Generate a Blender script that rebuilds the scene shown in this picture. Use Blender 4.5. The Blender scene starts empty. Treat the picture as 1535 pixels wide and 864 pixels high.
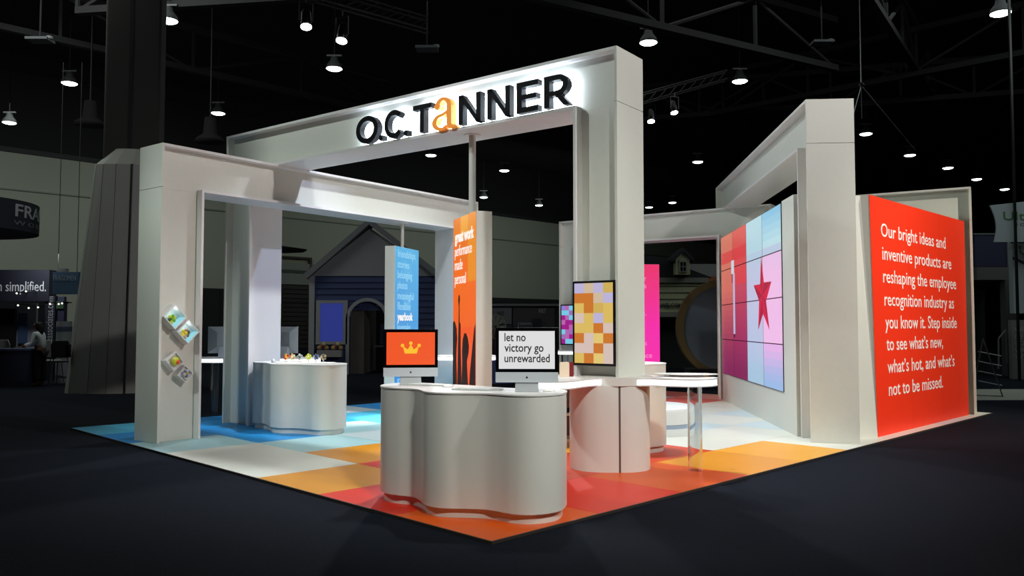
import bpy, bmesh, math, random
from mathutils import Vector, Matrix
random.seed(7)
SC = bpy.context.scene
COL = SC.collection
R = math.radians
PITCH = math.atan(56/1230.0); CAMH = 1.6

# ------------------------------------------------------------------ camera
cd = bpy.data.cameras.new('camera'); cam = bpy.data.objects.new('camera', cd); COL.objects.link(cam)
cam.location = (0, 0, CAMH); cam.rotation_euler = (R(90) + PITCH, 0, 0)
cd.sensor_width = 36.0; cd.lens = 36.0*1230/1535; cd.clip_end = 300; cd.clip_start = 0.05
SC.camera = cam
# ------------------------------------------------------------------ world, view
w = bpy.data.worlds.new('world'); SC.world = w; w.use_nodes = True
w.node_tree.nodes['Background'].inputs[0].default_value = (0.5, 0.6, 0.7, 1)
w.node_tree.nodes['Background'].inputs[1].default_value = 0.03
vs = SC.view_settings; vs.view_transform = 'Standard'; vs.look = 'None'; vs.exposure = 0.0; vs.gamma = 1.0; vs.use_curve_mapping = False
SC.cycles.use_denoising = True
SC.cycles.max_bounces = 8; SC.cycles.transparent_max_bounces = 12
SC.cycles.sample_clamp_indirect = 4

# ------------------------------------------------------------------ lights
def aim(o, tgt):
    d = Vector(tgt) - o.location
    o.rotation_euler = d.to_track_quat('-Z', 'Y').to_euler()
def spot(name, loc, tgt, power, col=(1, 1, 1), angle=60, blend=0.4, radius=0.15):
    l = bpy.data.lights.new(name, 'SPOT'); l.energy = power; l.color = col
    l.spot_size = R(angle); l.spot_blend = blend; l.shadow_soft_size = radius
    o = bpy.data.objects.new(name, l); COL.objects.link(o); o.location = loc; aim(o, tgt); return o
def area(name, loc, tgt, power, sx, sy, col=(1, 1, 1), spread=180, rz=None):
    l = bpy.data.lights.new(name, 'AREA'); l.energy = power; l.color = col; l.shape = 'RECTANGLE'
    l.size = sx; l.size_y = sy; l.spread = R(spread)
    o = bpy.data.objects.new(name, l); COL.objects.link(o); o.location = loc; aim(o, tgt)
    if rz is not None: o.rotation_euler = (0, 0, rz)
    return o
spot('truss_spot_right', (8.5, 3.0, 9.5), (0.3, 12.5, 2.0), 3000, (1.0, 0.97, 0.95), 62, 0.6, 0.25)
spot('truss_spot_front', (2.8, -0.5, 8.8), (0.9, 7.9, 0.6), 2700, (0.95, 1.0, 0.90), 40, 0.8, 0.3)
spot('truss_spot_left', (-9.0, 6.5, 9.5), (2.5, 12.0, 2.0), 1500, (0.88, 1.0, 0.95), 60, 0.6, 0.25)
spot('truss_spot_back', (-1.0, 22.0, 9.5), (0.5, 12.0, 0.5), 2000, (0.93, 0.97, 1.0), 62, 0.5, 0.25)
spot('truss_spot_over', (0.5, 12.5, 9.8), (0.0, 12.2, 0.0), 3200, (0.90, 0.98, 1.0), 74, 0.6, 0.25)
spot('truss_spot_logo', (-3.2, 5.0, 9.5), (-0.6, 10.4, 4.35), 900, (0.88, 0.94, 1.0), 15, 0.6, 0.1)
spot('text_wall_fill', (12.0, 6.0, 9.5), (6.9, 13.0, 2.0), 4700, (1.0, 0.95, 0.82), 38, 0.7, 0.15)  # fill light added to brighten the orange text wall
spot('truss_spot_violet', (3.0, 10.5, 9.5), (-3.95, 13.2, 2.2), 1500, (0.58, 0.66, 1.0), 18, 0.8, 0.1)
spot('truss_spot_corner', (1.5, 13.5, 9.0), (4.2, 17.2, 0.6), 900, (1.0, 0.85, 0.72), 16, 0.6, 0.1)
spot('arch_end_fill', (-8.5, 3.0, 8.8), (-5.0, 11.2, 1.9), 1400, (0.88, 1.0, 0.93), 20, 0.8, 0.2)  # extra light added to lift the end face of the left arch
area('left_booth_light', (-13.4, 23.0, 3.6), (-13.6, 24.8, 1.0), 30, 1.6, .3, (0.95, 0.98, 1.0))
area('floor_band_fill', (-1.75, 14.6, 3.44), (-1.75, 14.6, 0), 26, 3.2, .32, (1.0, 1.0, 0.96), 24, R(53))  # lamp added under the left arch beam to make the bright floor band
area('hall_fill_far', (3, 60, 11), (-4, 69, 2.5), 420, 26, 3, (0.90, 1.0, 0.93))
area('hall_fill_wall', (-22, 38, 11), (-28, 44, 2.0), 420, 26, 3, (0.92, 1.0, 0.93))
area('hall_fill_back', (0, 26, 12.5), (0, 27, 0), 260, 34, 6, (0.88, 1.0, 0.94))
area('hall_fill_left', (-15, 20, 12.0), (-15, 26, 0), 600, 10, 6, (0.92, 1.0, 0.93))
area('hall_fill_right', (17, 20, 12.0), (16, 25, 0), 420, 12, 6, (0.88, 1.0, 0.94))
area('hall_fill_front', (0, 4, 11.5), (0, 4, 0), 15, 22, 8, (0.85, 0.92, 1.0))

# ------------------------------------------------------------------ materials
def srgb(r, g, b):
    f = lambda c: (c/255/12.92) if c/255 <= 0.04045 else ((c/255+0.055)/1.055)**2.4
    return (f(r), f(g), f(b), 1)
MATS = {}
def mat(name, rgb, rough=0.5, metal=0.0, noise=None, bump=0.0, emit=0.0, spec=0.5, coat=0.0, scale=30):
    if name in MATS: return MATS[name]
    m = bpy.data.materials.new(name); m.use_nodes = True; nt = m.node_tree; b = nt.nodes['Principled BSDF']
    c = srgb(*rgb); b.inputs['Base Color'].default_value = c
    b.inputs['Roughness'].default_value = rough; b.inputs['Metallic'].default_value = metal
    b.inputs['Specular IOR Level'].default_value = spec; b.inputs['Coat Weight'].default_value = coat
    if emit:
        b.inputs['Emission Color'].default_value = c; b.inputs['Emission Strength'].default_value = emit
    if noise or bump:
        tc = nt.nodes.new('ShaderNodeTexCoord'); n = nt.nodes.new('ShaderNodeTexNoise')
        n.inputs['Scale'].default_value = scale; n.inputs['Detail'].default_value = 6
        nt.links.new(tc.outputs['Object'], n.inputs['Vector'])
        if noise:
            mx = nt.nodes.new('ShaderNodeMix'); mx.data_type = 'RGBA'
            k = noise
            mx.inputs[6].default_value = tuple(v*(1-k) for v in c[:3]) + (1,)
            mx.inputs[7].default_value = tuple(min(1, v*(1+k)) for v in c[:3]) + (1,)
            nt.links.new(n.outputs['Fac'], mx.inputs[0]); nt.links.new(mx.outputs[2], b.inputs['Base Color'])
        if bump:
            bp = nt.nodes.new('ShaderNodeBump'); bp.inputs['Strength'].default_value = bump; bp.inputs['Distance'].default_value = 0.01
            nt.links.new(n.outputs['Fac'], bp.inputs['Height']); nt.links.new(bp.outputs['Normal'], b.inputs['Normal'])
    MATS[name] = m; return m
def emis(name, rgb, strength):
    if name in MATS: return MATS[name]
    m = bpy.data.materials.new(name); m.use_nodes = True; nt = m.node_tree; b = nt.nodes['Principled BSDF']
    b.inputs['Base Color'].default_value = (0.02, 0.02, 0.02, 1); b.inputs['Roughness'].default_value = 0.35
    b.inputs['Emission Color'].default_value = srgb(*rgb); b.inputs['Emission Strength'].default_value = strength
    MATS[name] = m; return m
def screenmat(name, strength=0.9, rough=0.3):
    m = bpy.data.materials.new(name); m.use_nodes = True; nt = m.node_tree; b = nt.nodes['Principled BSDF']
    b.inputs['Base Color'].default_value = (0.02, 0.02, 0.02, 1); b.inputs['Roughness'].default_value = rough
    a = nt.nodes.new('ShaderNodeVertexColor'); a.layer_name = 'picture'
    nt.links.new(a.outputs['Color'], b.inputs['Emission Color']); b.inputs['Emission Strength'].default_value = strength
    MATS[name] = m; return m
def printmat(name):
    m = bpy.data.materials.new(name); m.use_nodes = True; nt = m.node_tree; b = nt.nodes['Principled BSDF']
    a = nt.nodes.new('ShaderNodeVertexColor'); a.layer_name = 'picture'; b.inputs['Roughness'].default_value = 0.5
    nt.links.new(a.outputs['Color'], b.inputs['Base Color']); MATS[name] = m; return m
WHITE = mat('white_laminate', (222, 222, 213), 0.45, noise=0.03, bump=0.05, scale=14)
RIM = mat('white_edge_board', (232, 229, 228), 0.4)
CREAM = mat('white_thermoformed_counter', (222, 220, 214), 0.38, noise=0.02, scale=5)
BLACK = mat('black_plastic', (12, 12, 14), 0.35)
ALU = mat('satin_aluminium', (190, 194, 198), 0.35, 0.6)
LIT = emis('lit_white_acrylic', (255, 253, 250), 2.6)
def glassmat():
    m = bpy.data.materials.new('clear_acrylic'); m.use_nodes = True; b = m.node_tree.nodes['Principled BSDF']
    b.inputs['Base Color'].default_value = (0.93, 0.96, 0.97, 1); b.inputs['Roughness'].default_value = 0.03
    b.inputs['Transmission Weight'].default_value = 1.0; b.inputs['IOR'].default_value = 1.3
    MATS['clear_acrylic'] = m; return m
ACRYL = glassmat()

# ------------------------------------------------------------------ mesh helpers
class MB:
    def __init__(s): s.v = []; s.f = []; s.c = []
    def add(s, vs, fs, col=None):
        o = len(s.v); s.v += [tuple(p) for p in vs]; s.f += [tuple(i+o for i in f) for f in fs]; s.c += [col]*len(fs); return s
    def box(s, x0, x1, y0, y1, z0, z1, col=None):
        return s.add([(x0,y0,z0),(x1,y0,z0),(x1,y1,z0),(x0,y1,z0),(x0,y0,z1),(x1,y0,z1),(x1,y1,z1),(x0,y1,z1)],
                     [(0,3,2,1),(4,5,6,7),(0,1,5,4),(1,2,6,5),(2,3,7,6),(3,0,4,7)], col)
    def prism(s, poly, z0, z1, col=None, top=None):
        n = len(poly); t = top or poly
        return s.add([(x,y,z0) for x,y in poly] + [(x,y,z1) for x,y in t],
                     [tuple(range(n-1,-1,-1)), tuple(range(n,2*n))] + [(i,(i+1)%n,n+(i+1)%n,n+i) for i in range(n)], col)
    def slabxz(s, poly, y0, y1, col=None):      # polygon in x,z extruded along y
        n = len(poly)
        return s.add([(x,y0,z) for x,z in poly] + [(x,y1,z) for x,z in poly],
                     [tuple(range(n)), tuple(range(2*n-1,n-1,-1))] + [(i,n+i,n+(i+1)%n,(i+1)%n) for i in range(n)], col)
    def cyl(s, c, r, z0, z1, n=24, r2=None, col=None):
        r2 = r if r2 is None else r2
        a = [(c[0]+r*math.cos(2*math.pi*i/n), c[1]+r*math.sin(2*math.pi*i/n)) for i in range(n)]
        b = [(c[0]+r2*math.cos(2*math.pi*i/n), c[1]+r2*math.sin(2*math.pi*i/n)) for i in range(n)]
        return s.prism(a, z0, z1, col, b)
    def lathe(s, c, prof, n=24, col=None):
        vs = []; fs = []; m = len(prof)
        for i in range(n):
            a = 2*math.pi*i/n
            vs += [(c[0]+r*math.cos(a), c[1]+r*math.sin(a), z) for r, z in prof]
        for i in range(n):
            j = (i+1) % n
            fs += [(i*m+k, j*m+k, j*m+k+1, i*m+k+1) for k in range(m-1)]
        fs.append(tuple(i*m for i in range(n-1,-1,-1))); fs.append(tuple(i*m+m-1 for i in range(n)))
        return s.add(vs, fs, col)
    def tube(s, p, q, r, n=8, col=None):
        p = Vector(p); q = Vector(q); d = (q-p).normalized()
        u = d.orthogonal().normalized(); v = d.cross(u)
        vs = [p+(u*math.cos(2*math.pi*i/n)+v*math.sin(2*math.pi*i/n))*r for i in range(n)]
        vs += [x+(q-p) for x in vs]
        return s.add(vs, [tuple(range(n-1,-1,-1)), tuple(range(n,2*n))]+[(i,(i+1)%n,n+(i+1)%n,n+i) for i in range(n)], col)
    def ball(s, c, r, n=12, sx=1, sy=1, sz=1, col=None):
        prof = [(max(1e-4, math.sin(math.pi*k/8)*r), -math.cos(math.pi*k/8)*r) for k in range(9)]
        m = MB().lathe((0,0), prof, n)
        return s.add([(c[0]+x*sx, c[1]+y*sy, c[2]+z*sz) for x,y,z in m.v], m.f, col)
    def xf(s, M):
        s.v = [tuple(M @ Vector(p)) for p in s.v]; return s
def build(name, mb, m, parent=None, bevel=0.0, smooth=False, loc=None, rot=None, layer=False, autosm=False):
    me = bpy.data.meshes.new(name); me.from_pydata(mb.v, [], mb.f); me.update()
    if layer:
        at = me.color_attributes.new('picture', 'FLOAT_COLOR', 'CORNER')
        for p, c in zip(me.polygons, mb.c):
            for li in p.loop_indices: at.data[li].color = c or (0.5,0.5,0.5,1)
    if not layer:
        bm = bmesh.new(); bm.from_mesh(me); bmesh.ops.recalc_face_normals(bm, faces=bm.faces); bm.to_mesh(me); bm.free()
    if smooth:
        for p in me.polygons: p.use_smooth = True
        if autosm: me.set_sharp_from_angle(angle=R(38))
    me.materials.append(m)
    o = bpy.data.objects.new(name, me); COL.objects.link(o)
    if parent: o.parent = parent
    if loc: o.location = loc
    if rot: o.rotation_euler = rot
    if bevel:
        b = o.modifiers.new('bevel', 'BEVEL'); b.width = bevel; b.segments = 2; b.limit_method = 'ANGLE'
    return o
def tag(o, label=None, cat=None, group=None, kind=None):
    if label: o['label'] = label
    if cat: o['category'] = cat
    if group: o['group'] = group
    if kind: o['kind'] = kind
    return o
def thing(name, label, cat, loc=(0,0,0), rz=0.0, group=None):
    o = bpy.data.objects.new(name, None); COL.objects.link(o); o.location = loc; o.rotation_euler = (0,0,rz)
    o.empty_display_size = 0.1
    return tag(o, label, cat, group)
def copy_tree(o, parent=None):
    c = o.copy(); COL.objects.link(c)
    if parent: c.parent = parent
    for ch in list(o.children): copy_tree(ch, c)
    return c
def smooth_closed(pts, k=6):
    out = []; n = len(pts)
    for i in range(n):
        p0, p1, p2, p3 = [Vector(pts[(i+j-1) % n]) for j in range(4)]
        for t in range(k):
            u = t/k
            q = 0.5*((2*p1)+(-p0+p2)*u+(2*p0-5*p1+4*p2-p3)*u*u+(-p0+3*p1-3*p2+p3)*u**3)
            out.append((q.x, q.y))
    return out
def offset_poly(poly, d):           # inward for counter-clockwise order
    n = len(poly); out = []
    A = sum(poly[i][0]*poly[(i+1)%n][1]-poly[(i+1)%n][0]*poly[i][1] for i in range(n))
    sg = 1 if A > 0 else -1
    for i in range(n):
        a = Vector(poly[i-1]); b = Vector(poly[i]); c = Vector(poly[(i+1)%n])
        t = (c-a).normalized(); nrm = Vector((-t.y, t.x))*sg
        out.append(tuple(b+nrm*d))
    return out
FONT_CACHE = {}
def text_geo(txt, x0=None, x1=None, zb=0.0, size=0.1, thick=0.004, bold=0.0, y=0.0, align='L', xc=None, shear=0.0, res=3):
    """letters in the x,z plane facing -y; front face at y - thick; x0..x1 the exact extent if both given"""
    cu = bpy.data.curves.new('letters', 'FONT'); cu.body = txt; cu.size = size; cu.resolution_u = res
    cu.extrude = thick/2; cu.offset = bold; cu.shear = shear
    o = bpy.data.objects.new('letters', cu); COL.objects.link(o)
    dg = bpy.context.evaluated_depsgraph_get(); me = bpy.data.meshes.new_from_object(o.evaluated_get(dg))
    vs = [v.co.copy() for v in me.vertices]; fs = [tuple(p.vertices) for p in me.polygons]
    bpy.data.objects.remove(o); bpy.data.meshes.remove(me); bpy.data.curves.remove(cu)
    mb = MB()
    if not vs: return mb
    lo = min(v.x for v in vs); hi = max(v.x for v in vs)
    if x0 is not None and x1 is not None: k = (x1-x0)/(hi-lo); off = x0-lo*k
    elif xc is not None: k = 1; off = xc-(lo+hi)/2
    else: k = 1; off = (x0 or 0)-lo
    mb.add([(v.x*k+off, y-thick/2-v.z, v.y+zb) for v in vs], [f for f in fs])
    return mb
def at(px, py, Y):                   # world point on the sight line of a pixel at forward distance Y
    u = (px-767.5)/1230; v = (432-py)/1230; c, s = math.cos(PITCH), math.sin(PITCH)
    r = (u, c-v*s, s+v*c); t = Y/r[1]
    return Vector((r[0]*t, Y, CAMH+r[2]*t))
def dr(a): return Vector((math.cos(R(a)), math.sin(R(a)), 0))

# ================================================================== THE HALL
NAVY = mat('navy_carpet', (15, 20, 30), 0.95, noise=0.55, bump=0.9, spec=0.1, scale=60)
o = build('floor', MB().box(-62, 72, -12, 102, -0.2, 0), NAVY); tag(o, kind='structure')
WALLM = mat('grey_hall_wall', (150, 154, 142), 0.9, noise=0.10, scale=0.25)
DARKM = mat('black_ceiling_deck', (10, 11, 13), 0.95)
DSW = mat('dark_side_wall', (22, 24, 26), 0.9)
WO = Vector((-60.0, 13.0, 0))            # the hall wall runs back to the right at 45 degrees, like the booth edge
def wallseg(name, y0, y1, z0, z1, m, x0=0, x1=124):
    o = build(name, MB().box(x0, x1, y0, y1, z0, z1), m); o.location = WO; o.rotation_euler = (0, 0, R(45)); tag(o, kind='structure'); return o
wallseg('wall_left', 0, .4, 0, 11.3, WALLM)
wallseg('wall_left_upper', 0, .4, 11.3, 15.8, mat('dark_upper_wall', (14, 15, 17), 0.9))
wallseg('trim_1', -.25, 0, 11.2, 11.45, mat('dark_steel', (34, 36, 40), 0.6, 0.3))
wallseg('trim_2', -.12, 0, 9.1, 9.18, mat('wall_pipe', (118, 122, 114), 0.6, 0.2))
o = build('wall_back', MB().box(20, 72, 101, 101.4, 0, 16), DSW); tag(o, kind='structure')
o = build('wall_right', MB().box(72, 72.4, -12, 102, 0, 16), DSW); tag(o, kind='structure')
o = build('wall_side', MB().box(-62.4, -62, -12, 20, 0, 16), DSW); tag(o, kind='structure')
o = build('wall_front', MB().box(-62, 72, -12.4, -12, 0, 16), DSW); tag(o, kind='structure')
o = build('ceiling', MB().box(-62, 72, -12, 102, 15.8, 16), DARKM); tag(o, kind='structure')
def wallx(px):            # distance along the wall where the sight line of a pixel column meets it
    k = (px-767.5)/1230
    t_ = (k*WO.y-WO.x)/(math.cos(R(45))*(1-k)); return t_
def wallY(px): return WO.y+wallx(px)*math.cos(R(45))
STEEL = mat('painted_roof_steel', (23, 22, 24), 0.7, noise=0.2, scale=2)

def girder(p, q, depth=1.7, npan=8, label=''):
    p = Vector(p); q = Vector(q); L = (q-p).length; a = math.atan2((q-p).y, (q-p).x)
    t = thing('roof_truss', label, 'roof truss', p, a)
    build('top_chord', MB().box(0, L, -.13, .13, 0, .22), STEEL, t)
    build('bottom_chord', MB().box(0, L, -.13, .13, -depth, -depth+.22), STEEL, t)
    step = L/npan
    for k in range(npan):
        x = k*step; up = k % 2 == 0
        build('brace', MB().tube((x, 0, -depth+.1 if up else .1), (x+step, 0, .1 if up else -depth+.1), .07, 6), STEEL, t)
        build('post', MB().box(x-.05, x+.05, -.05, .05, -depth+.1, .1), STEEL, t)
    return t
girder((-34, 12, 13.6), (-6, 40, 13.6), label='dark roof truss running behind the left concrete column')
girder((-24, 9, 12.8), (12, 30, 12.8), 1.8, 10, 'dark roof truss crossing above the illuminated sign beam')
girder((-14, 26, 13.4), (26, 20, 13.4), 1.8, 12, 'dark roof truss crossing above the tall arch')
girder((4, 44, 13.4), (34, 16, 13.4), 1.8, 10, 'dark roof truss above the orange text wall at the right')
girder((-8, 44, 13.2), (26, 34, 13.2), 1.6, 12, 'far dark roof truss above the back of the booth')
girder((2, 12, 13.6), (20, 38, 13.6), 1.8, 10, 'dark roof truss running back to the right of the tall arch')

# high bay lamps: pixel of the disc, wide x
LAMPG = 'high bay lamps under the hall roof'
LAMPM = emis('high_bay_glow', (235, 255, 248), 9.0)
lamps = [
 (252,31,'large lamp beside the top of the left concrete column'), (14,184,'lamp at the far left edge of the picture'),
 (104,125,'lamp left of the concrete column'), (327,170,'lamp above the left end of the illuminated sign beam'),
 (501,103,'lamp above the first letters of the illuminated sign'), (646,233,'lamp seen inside the tall arch left of the hanging pole'),
 (756,256,'lamp seen inside the tall arch right of the hanging pole'), (725,296,'small lamp low inside the tall arch beside the pole'),
 (808,308,'small lamp low inside the tall arch, nearest its right pillar'), (972,64,'lamp beside the top corner of the tall right pillar'),
 (1109,122,'lamp hanging between the tall arch and the screen arch'), (1046,243,'lamp in mid air left of the screen arch beam'),
 (1008,304,'small lamp just above the back arch beam'), (1298,201,'lamp just right of the screen arch pillar'),
 (1364,233,'second lamp in the row right of the screen arch pillar'), (1421,252,'third lamp in the row right of the screen arch pillar'),
 (1464,269,'lamp just above the corner of the arch behind the orange wall'), (1506,284,'last and smallest lamp of the right row'),
 (1500,20,'large lamp at the top right corner of the picture'), (973,311,'tiny lamp at the left end of the back arch beam')]
l0 = None
for (px, py, lab) in lamps:
    Y = (11.0-CAMH)/((488-py)/1230)
    P = at(px, py, Y)
    if l0 is None:
        t = thing('high_bay_lamp', '', 'ceiling lamp', P, 0, LAMPG)
        build('reflector', MB().lathe((0,0), [(.30,0.0),(.31,.03),(.27,.14),(.15,.30),(.13,.42),(.02,.44)], 20), mat('dark_lamp_housing', (60,62,64), .6), t, smooth=True)
        build('diffuser', MB().lathe((0,0), [(.02,-.07),(.14,-.065),(.23,-.045),(.29,-.01),(.29,.0)], 20), LAMPM, t, smooth=True)
        build('bracket', MB().box(-.28,.28,-.04,.04,.46,.52).box(-.05,.05,-.05,.05,.42,.46), mat('lamp_steel', (96,98,100), .5, .4), t)
        build('hanging_rod', MB().box(-.012,.012,-.012,.012,.52,4.8), STEEL, t)
        l0 = t; c = t
    else:
        c = copy_tree(l0); c.location = P
    c['label'] = 'glowing round high bay ' + lab
# theatrical spots on a light pipe
def spots(cluster, pipe, plab):
    t0 = None
    for (px, py, Y, lab, tilt) in cluster:
        P = at(px, py, Y)
        t = thing('stage_spotlight', lab, 'spotlight', P, tilt, 'black stage spotlights on the light pipes')
        M = Matrix.Rotation(R(-18), 4, 'X')
        build('housing', MB().lathe((0,0), [(.10,0),(.12,.02),(.11,.16),(.10,.36),(.06,.42)], 16).xf(M), BLACK, t, smooth=True)
        build('lens', MB().cyl((0,0), .115, -.012, 0.0, 16).xf(M), emis('spot_lens', (255,252,240), 14), t)
        build('yoke', MB().box(-.15,-.13,-.02,.02,.12,.5).box(.13,.15,-.02,.02,.12,.5).box(-.15,.15,-.02,.02,.5,.52).box(-.02,.02,-.02,.02,.52,.64), BLACK, t)
    a, b = pipe
    t = thing('light_truss', plab, 'lighting truss', a)
    d = b-a; m = MB()
    for dy, dz in ((0,0),(.3,0),(0,.3),(.3,.3)): build('chord', MB().tube((0,dy,dz), (d.x,d.y+dy,d.z+dz), .025, 6), STEEL, t)
    n = 10
    for k in range(n):
        p = d*(k/n); q = d*((k+1)/n)
        m.tube((p.x,p.y,p.z), (q.x,q.y+0,q.z+.3), .012, 5).tube((p.x,p.y+.3,p.z), (q.x,q.y+.3,q.z+.3), .012, 5)
    o = build('lacing', m, STEEL, t); o['kind'] = 'stuff'
spots([(459,40,17,'black stage spotlight with bright lens, left one above the sign beam',.3),
       (512,61,17,'black stage spotlight with bright lens, right one above the sign beam',-.2)],
      (at(380,-26,17)+Vector((0,0,.05)), at(640,44,19)), 'thin black lighting truss carrying two spotlights above the sign beam')
spots([(1011,169,26,'black stage spotlight right of the tall arch, the higher of two',.3),
       (976,182,26,'black stage spotlight close to the tall arch pillar, the lower of two',0)],
      (at(940,160,26), at(1090,118,28)), 'thin black lighting truss right of the tall arch')
for (px, py, Y, lab) in [(200,17,28,''),]:
    pass
for (px, py, Y, lab) in [(60,62,26,'flat grey box fixture on the roof steel left of the concrete column'),
                         (640,75,26,'flat grey box fixture on the roof steel above the sign letters'),
                         (1232,66,28,'flat grey box fixture on the roof steel above the screen arch pillar')]:
    P = at(px, py, Y)
    t = thing('roof_fixture', lab, 'ceiling fixture', P)
    build('housing', MB().box(-.35,.35,-.25,.25,0,.08), mat('fixture_grey', (90,92,96), .6), t)
    build('sensor', MB().cyl((.3,0), .1, .08, .16, 12), mat('fixture_grey2', (130,132,136), .5), t)
    build('hanger', MB().box(-.02,.02,-.02,.02,.08,1.6), STEEL, t)
# rigging above the screen arch pillar
t = thing('rigging_cable', 'thin cable bridle hanging above the screen arch pillar', 'cable', at(1291,128,15))
P = at(1291,128,15)
build('drop_cable', MB().tube((0,0,0), tuple(Vector((0,0,9.0))), .012, 5), mat('rig_steel', (110,112,118), .4, .5), t)
build('bridle', MB().tube((0,0,0), tuple(at(1278,175,14)-P), .008, 5).tube((0,0,0), tuple(at(1292,178,15)-P), .008, 5).tube((0,0,0), tuple(at(1372,225,18)-P), .008, 5), mat('rig_steel', (110,112,118), .4, .5), t)
build('shackle', MB().ball((0,0,.0), .05), BLACK, t)

# concrete column and its tapered cladding
Yc = 20.3
cx = (197-767.5)/1230*Yc
t = thing('concrete_column', 'tall square dark concrete column rising at the left to the roof', 'column', (cx, Yc, 0), R(18))
build('shaft', MB().box(-.62,.62,-.62,.62,0,15.7), mat('column_concrete', (44,44,40), .9, noise=.12, scale=1), t, bevel=.05)
build('reveal', MB().box(-.09,.0,-.63,-.6,0,15.7), mat('column_groove', (20,20,22), .9), t)
t = thing('column_cladding', 'faceted tapering grey casing around the foot of the concrete column', 'casing', (cx, Yc, 0))
CLAD = mat('grey_painted_casing', (148,150,144), .8, noise=.06, scale=1.2)
B = [(-1.175,-.80),(-.99,-.98),(-.50,-1.06),(-.06,-1.08),(.34,-.98),(1.3,-.6),(1.3,1.1),(-1.10,1.1)]
T = [(-.62,-.72),(-.53,-.82),(-.33,-.88),(-.02,-.90),(.35,-.84),(1.0,-.55),(1.0,.9),(-.6,.9)]
T2 = [(-.16,-.66),(-.12,-.70),(-.05,-.73),(.1,-.74),(.36,-.70),(.75,-.5),(.75,.7),(-.15,.7)]
n = len(B); Zt = 5.45; Z2 = 5.85
for i in range(n):
    j = (i+1) % n; a, b = Vector(B[i]), Vector(B[j]); c, d = Vector(T[j]), Vector(T[i])
    e = (b-a).normalized()*.008; nn = Vector(((b-a).y, -(b-a).x)).normalized()
    m = MB(); q = [(*(a+e),0),(*(b-e),0),(*(c-e),Zt),(*(d+e),Zt)]
    q2 = [(p[0]-nn.x*.04, p[1]-nn.y*.04, p[2]) for p in q]
    m.add(q+q2, [(0,1,2,3),(7,6,5,4),(0,4,5,1),(1,5,6,2),(2,6,7,3),(3,7,4,0)])
    build('panel', m, CLAD, t)
build('cap', MB().prism(T, Zt, Z2, None, T2), CLAD, t)
build('corner_post', MB().tube((.345,-1.0,0), (.355,-.87,Zt), .022, 6), BLACK, t)
build('inner_core', MB().prism([(x*.93,y*.93) for x,y in B], 0, Zt, None, [(x*.93,y*.93) for x,y in T]), mat('casing_core', (30,30,30), .9), t)
build('latch', MB().box(-1.06,-.98,-1.0,-.9,.85,1.15), BLACK, t)

# ================================================================== BOOTH FLOOR
C0 = Vector((-.149, 6.085)); uR = Vector((math.cos(R(45)), math.sin(R(45)))); uL = Vector((-math.sin(R(45)), math.cos(R(45))))
fl = thing('booth_floor', 'square patterned vinyl floor of orange, white and blue tiles under the booth', 'floor', (C0.x, C0.y, 0), R(45))
build('underlay', MB().box(0, 12.47, 0, 9.40, 0.001, .012), mat('booth_underlay', (60,60,60), .8), fl)
TC = {'O':(220,86,16),'R':(222,44,22),'A':(218,144,28),'a':(230,160,42),'W':(214,214,204),'l':(168,206,212),'B':(30,142,214),'c':(82,188,226),
      'w':(196,210,214),'P':(226,116,106),'r':(204,62,26),'p':(232,160,150)}
rows = [ # i = 0..9 along the right edge, each string j = 0..7 along the left edge
 'ORAWWlBc', 'RrRAlBBB', 'OrAWwlBl', 'ArAWlccw', 'aWWwlwcB', 'WWwWwlwc', 'WwWwWwcw', 'WWwWwWlw', 'wWWWPwWl', 'WWWPpPwW']
tile_me = {}
for i, row in enumerate(rows):
    for j, ch in enumerate(row):
        nm = 'vinyl_'+ch
        m = mat(nm, TC[ch], .38, noise=.05, scale=1.2, spec=.35)
        if ch not in tile_me:
            mb = MB().box(.002, 1.245, .002, 1.173, 0, .008)
            o = build('floor_tile', mb, m, fl)
            tile_me[ch] = o.data
        else:
            o = bpy.data.objects.new('floor_tile', tile_me[ch]); COL.objects.link(o); o.parent = fl
        o.location = (i*1.247, j*1.175, .012)
build('edge_strip', MB().box(-.012, 12.48, -.015, 0, 0, .022).box(-.015, 0, 0, 9.41, 0, .022), mat('floor_edging', (52,44,40), .6), fl)
FZ = .02

# ================================================================== ARCHES
def arch(name, label, org, ang, L, H, D, wl, wr, zt, rec=.13, rim=.036):
    t = thing(name, label, 'arch', (org[0], org[1], FZ), R(ang))
    H -= FZ; zt -= FZ
    for x0, x1 in ((0, rim), (L-rim, L)):
        build('side_panel', MB().box(x0, x1, 0, D, 0, zt-.003), WHITE, t, bevel=.002)
        build('side_panel', MB().box(x0, x1, 0, D, zt+.003, H), WHITE, t, bevel=.002)
    build('top_panel', MB().box(rim, L-rim, 0, D, H-rim, H), RIM, t)
    for y0, y1, nm in ((rec, rec+.02, 'front'), (D-rec-.02, D-rec, 'rear')):
        build('leg_panel', MB().box(rim, wl-rim, y0, y1, 0, zt), WHITE, t)
        build('leg_panel', MB().box(L-wr+rim, L-rim, y0, y1, 0, zt), WHITE, t)
        build('beam_panel', MB().box(rim, L-rim, y0, y1, zt+.001, H-rim), WHITE, t)
    build('opening_trim', MB().box(wl-rim, wl, 0, D, 0, zt), RIM, t)
    build('opening_trim', MB().box(L-wr, L-wr+rim, 0, D, 0, zt), RIM, t)
    build('opening_trim', MB().box(wl-rim, L-wr+rim, 0, D, zt, zt+rim), RIM, t)
    return t
M0 = Vector((1.158, 8.956, 0)); ML = M0 + dr(143)*7.33
arch('tall_arch', 'tallest white portal arch carrying the illuminated sign', ML, -37, 7.33, 4.70, .61, .68, .575, 4.08)
F0 = Vector((-4.738, 11.029, 0))
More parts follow.
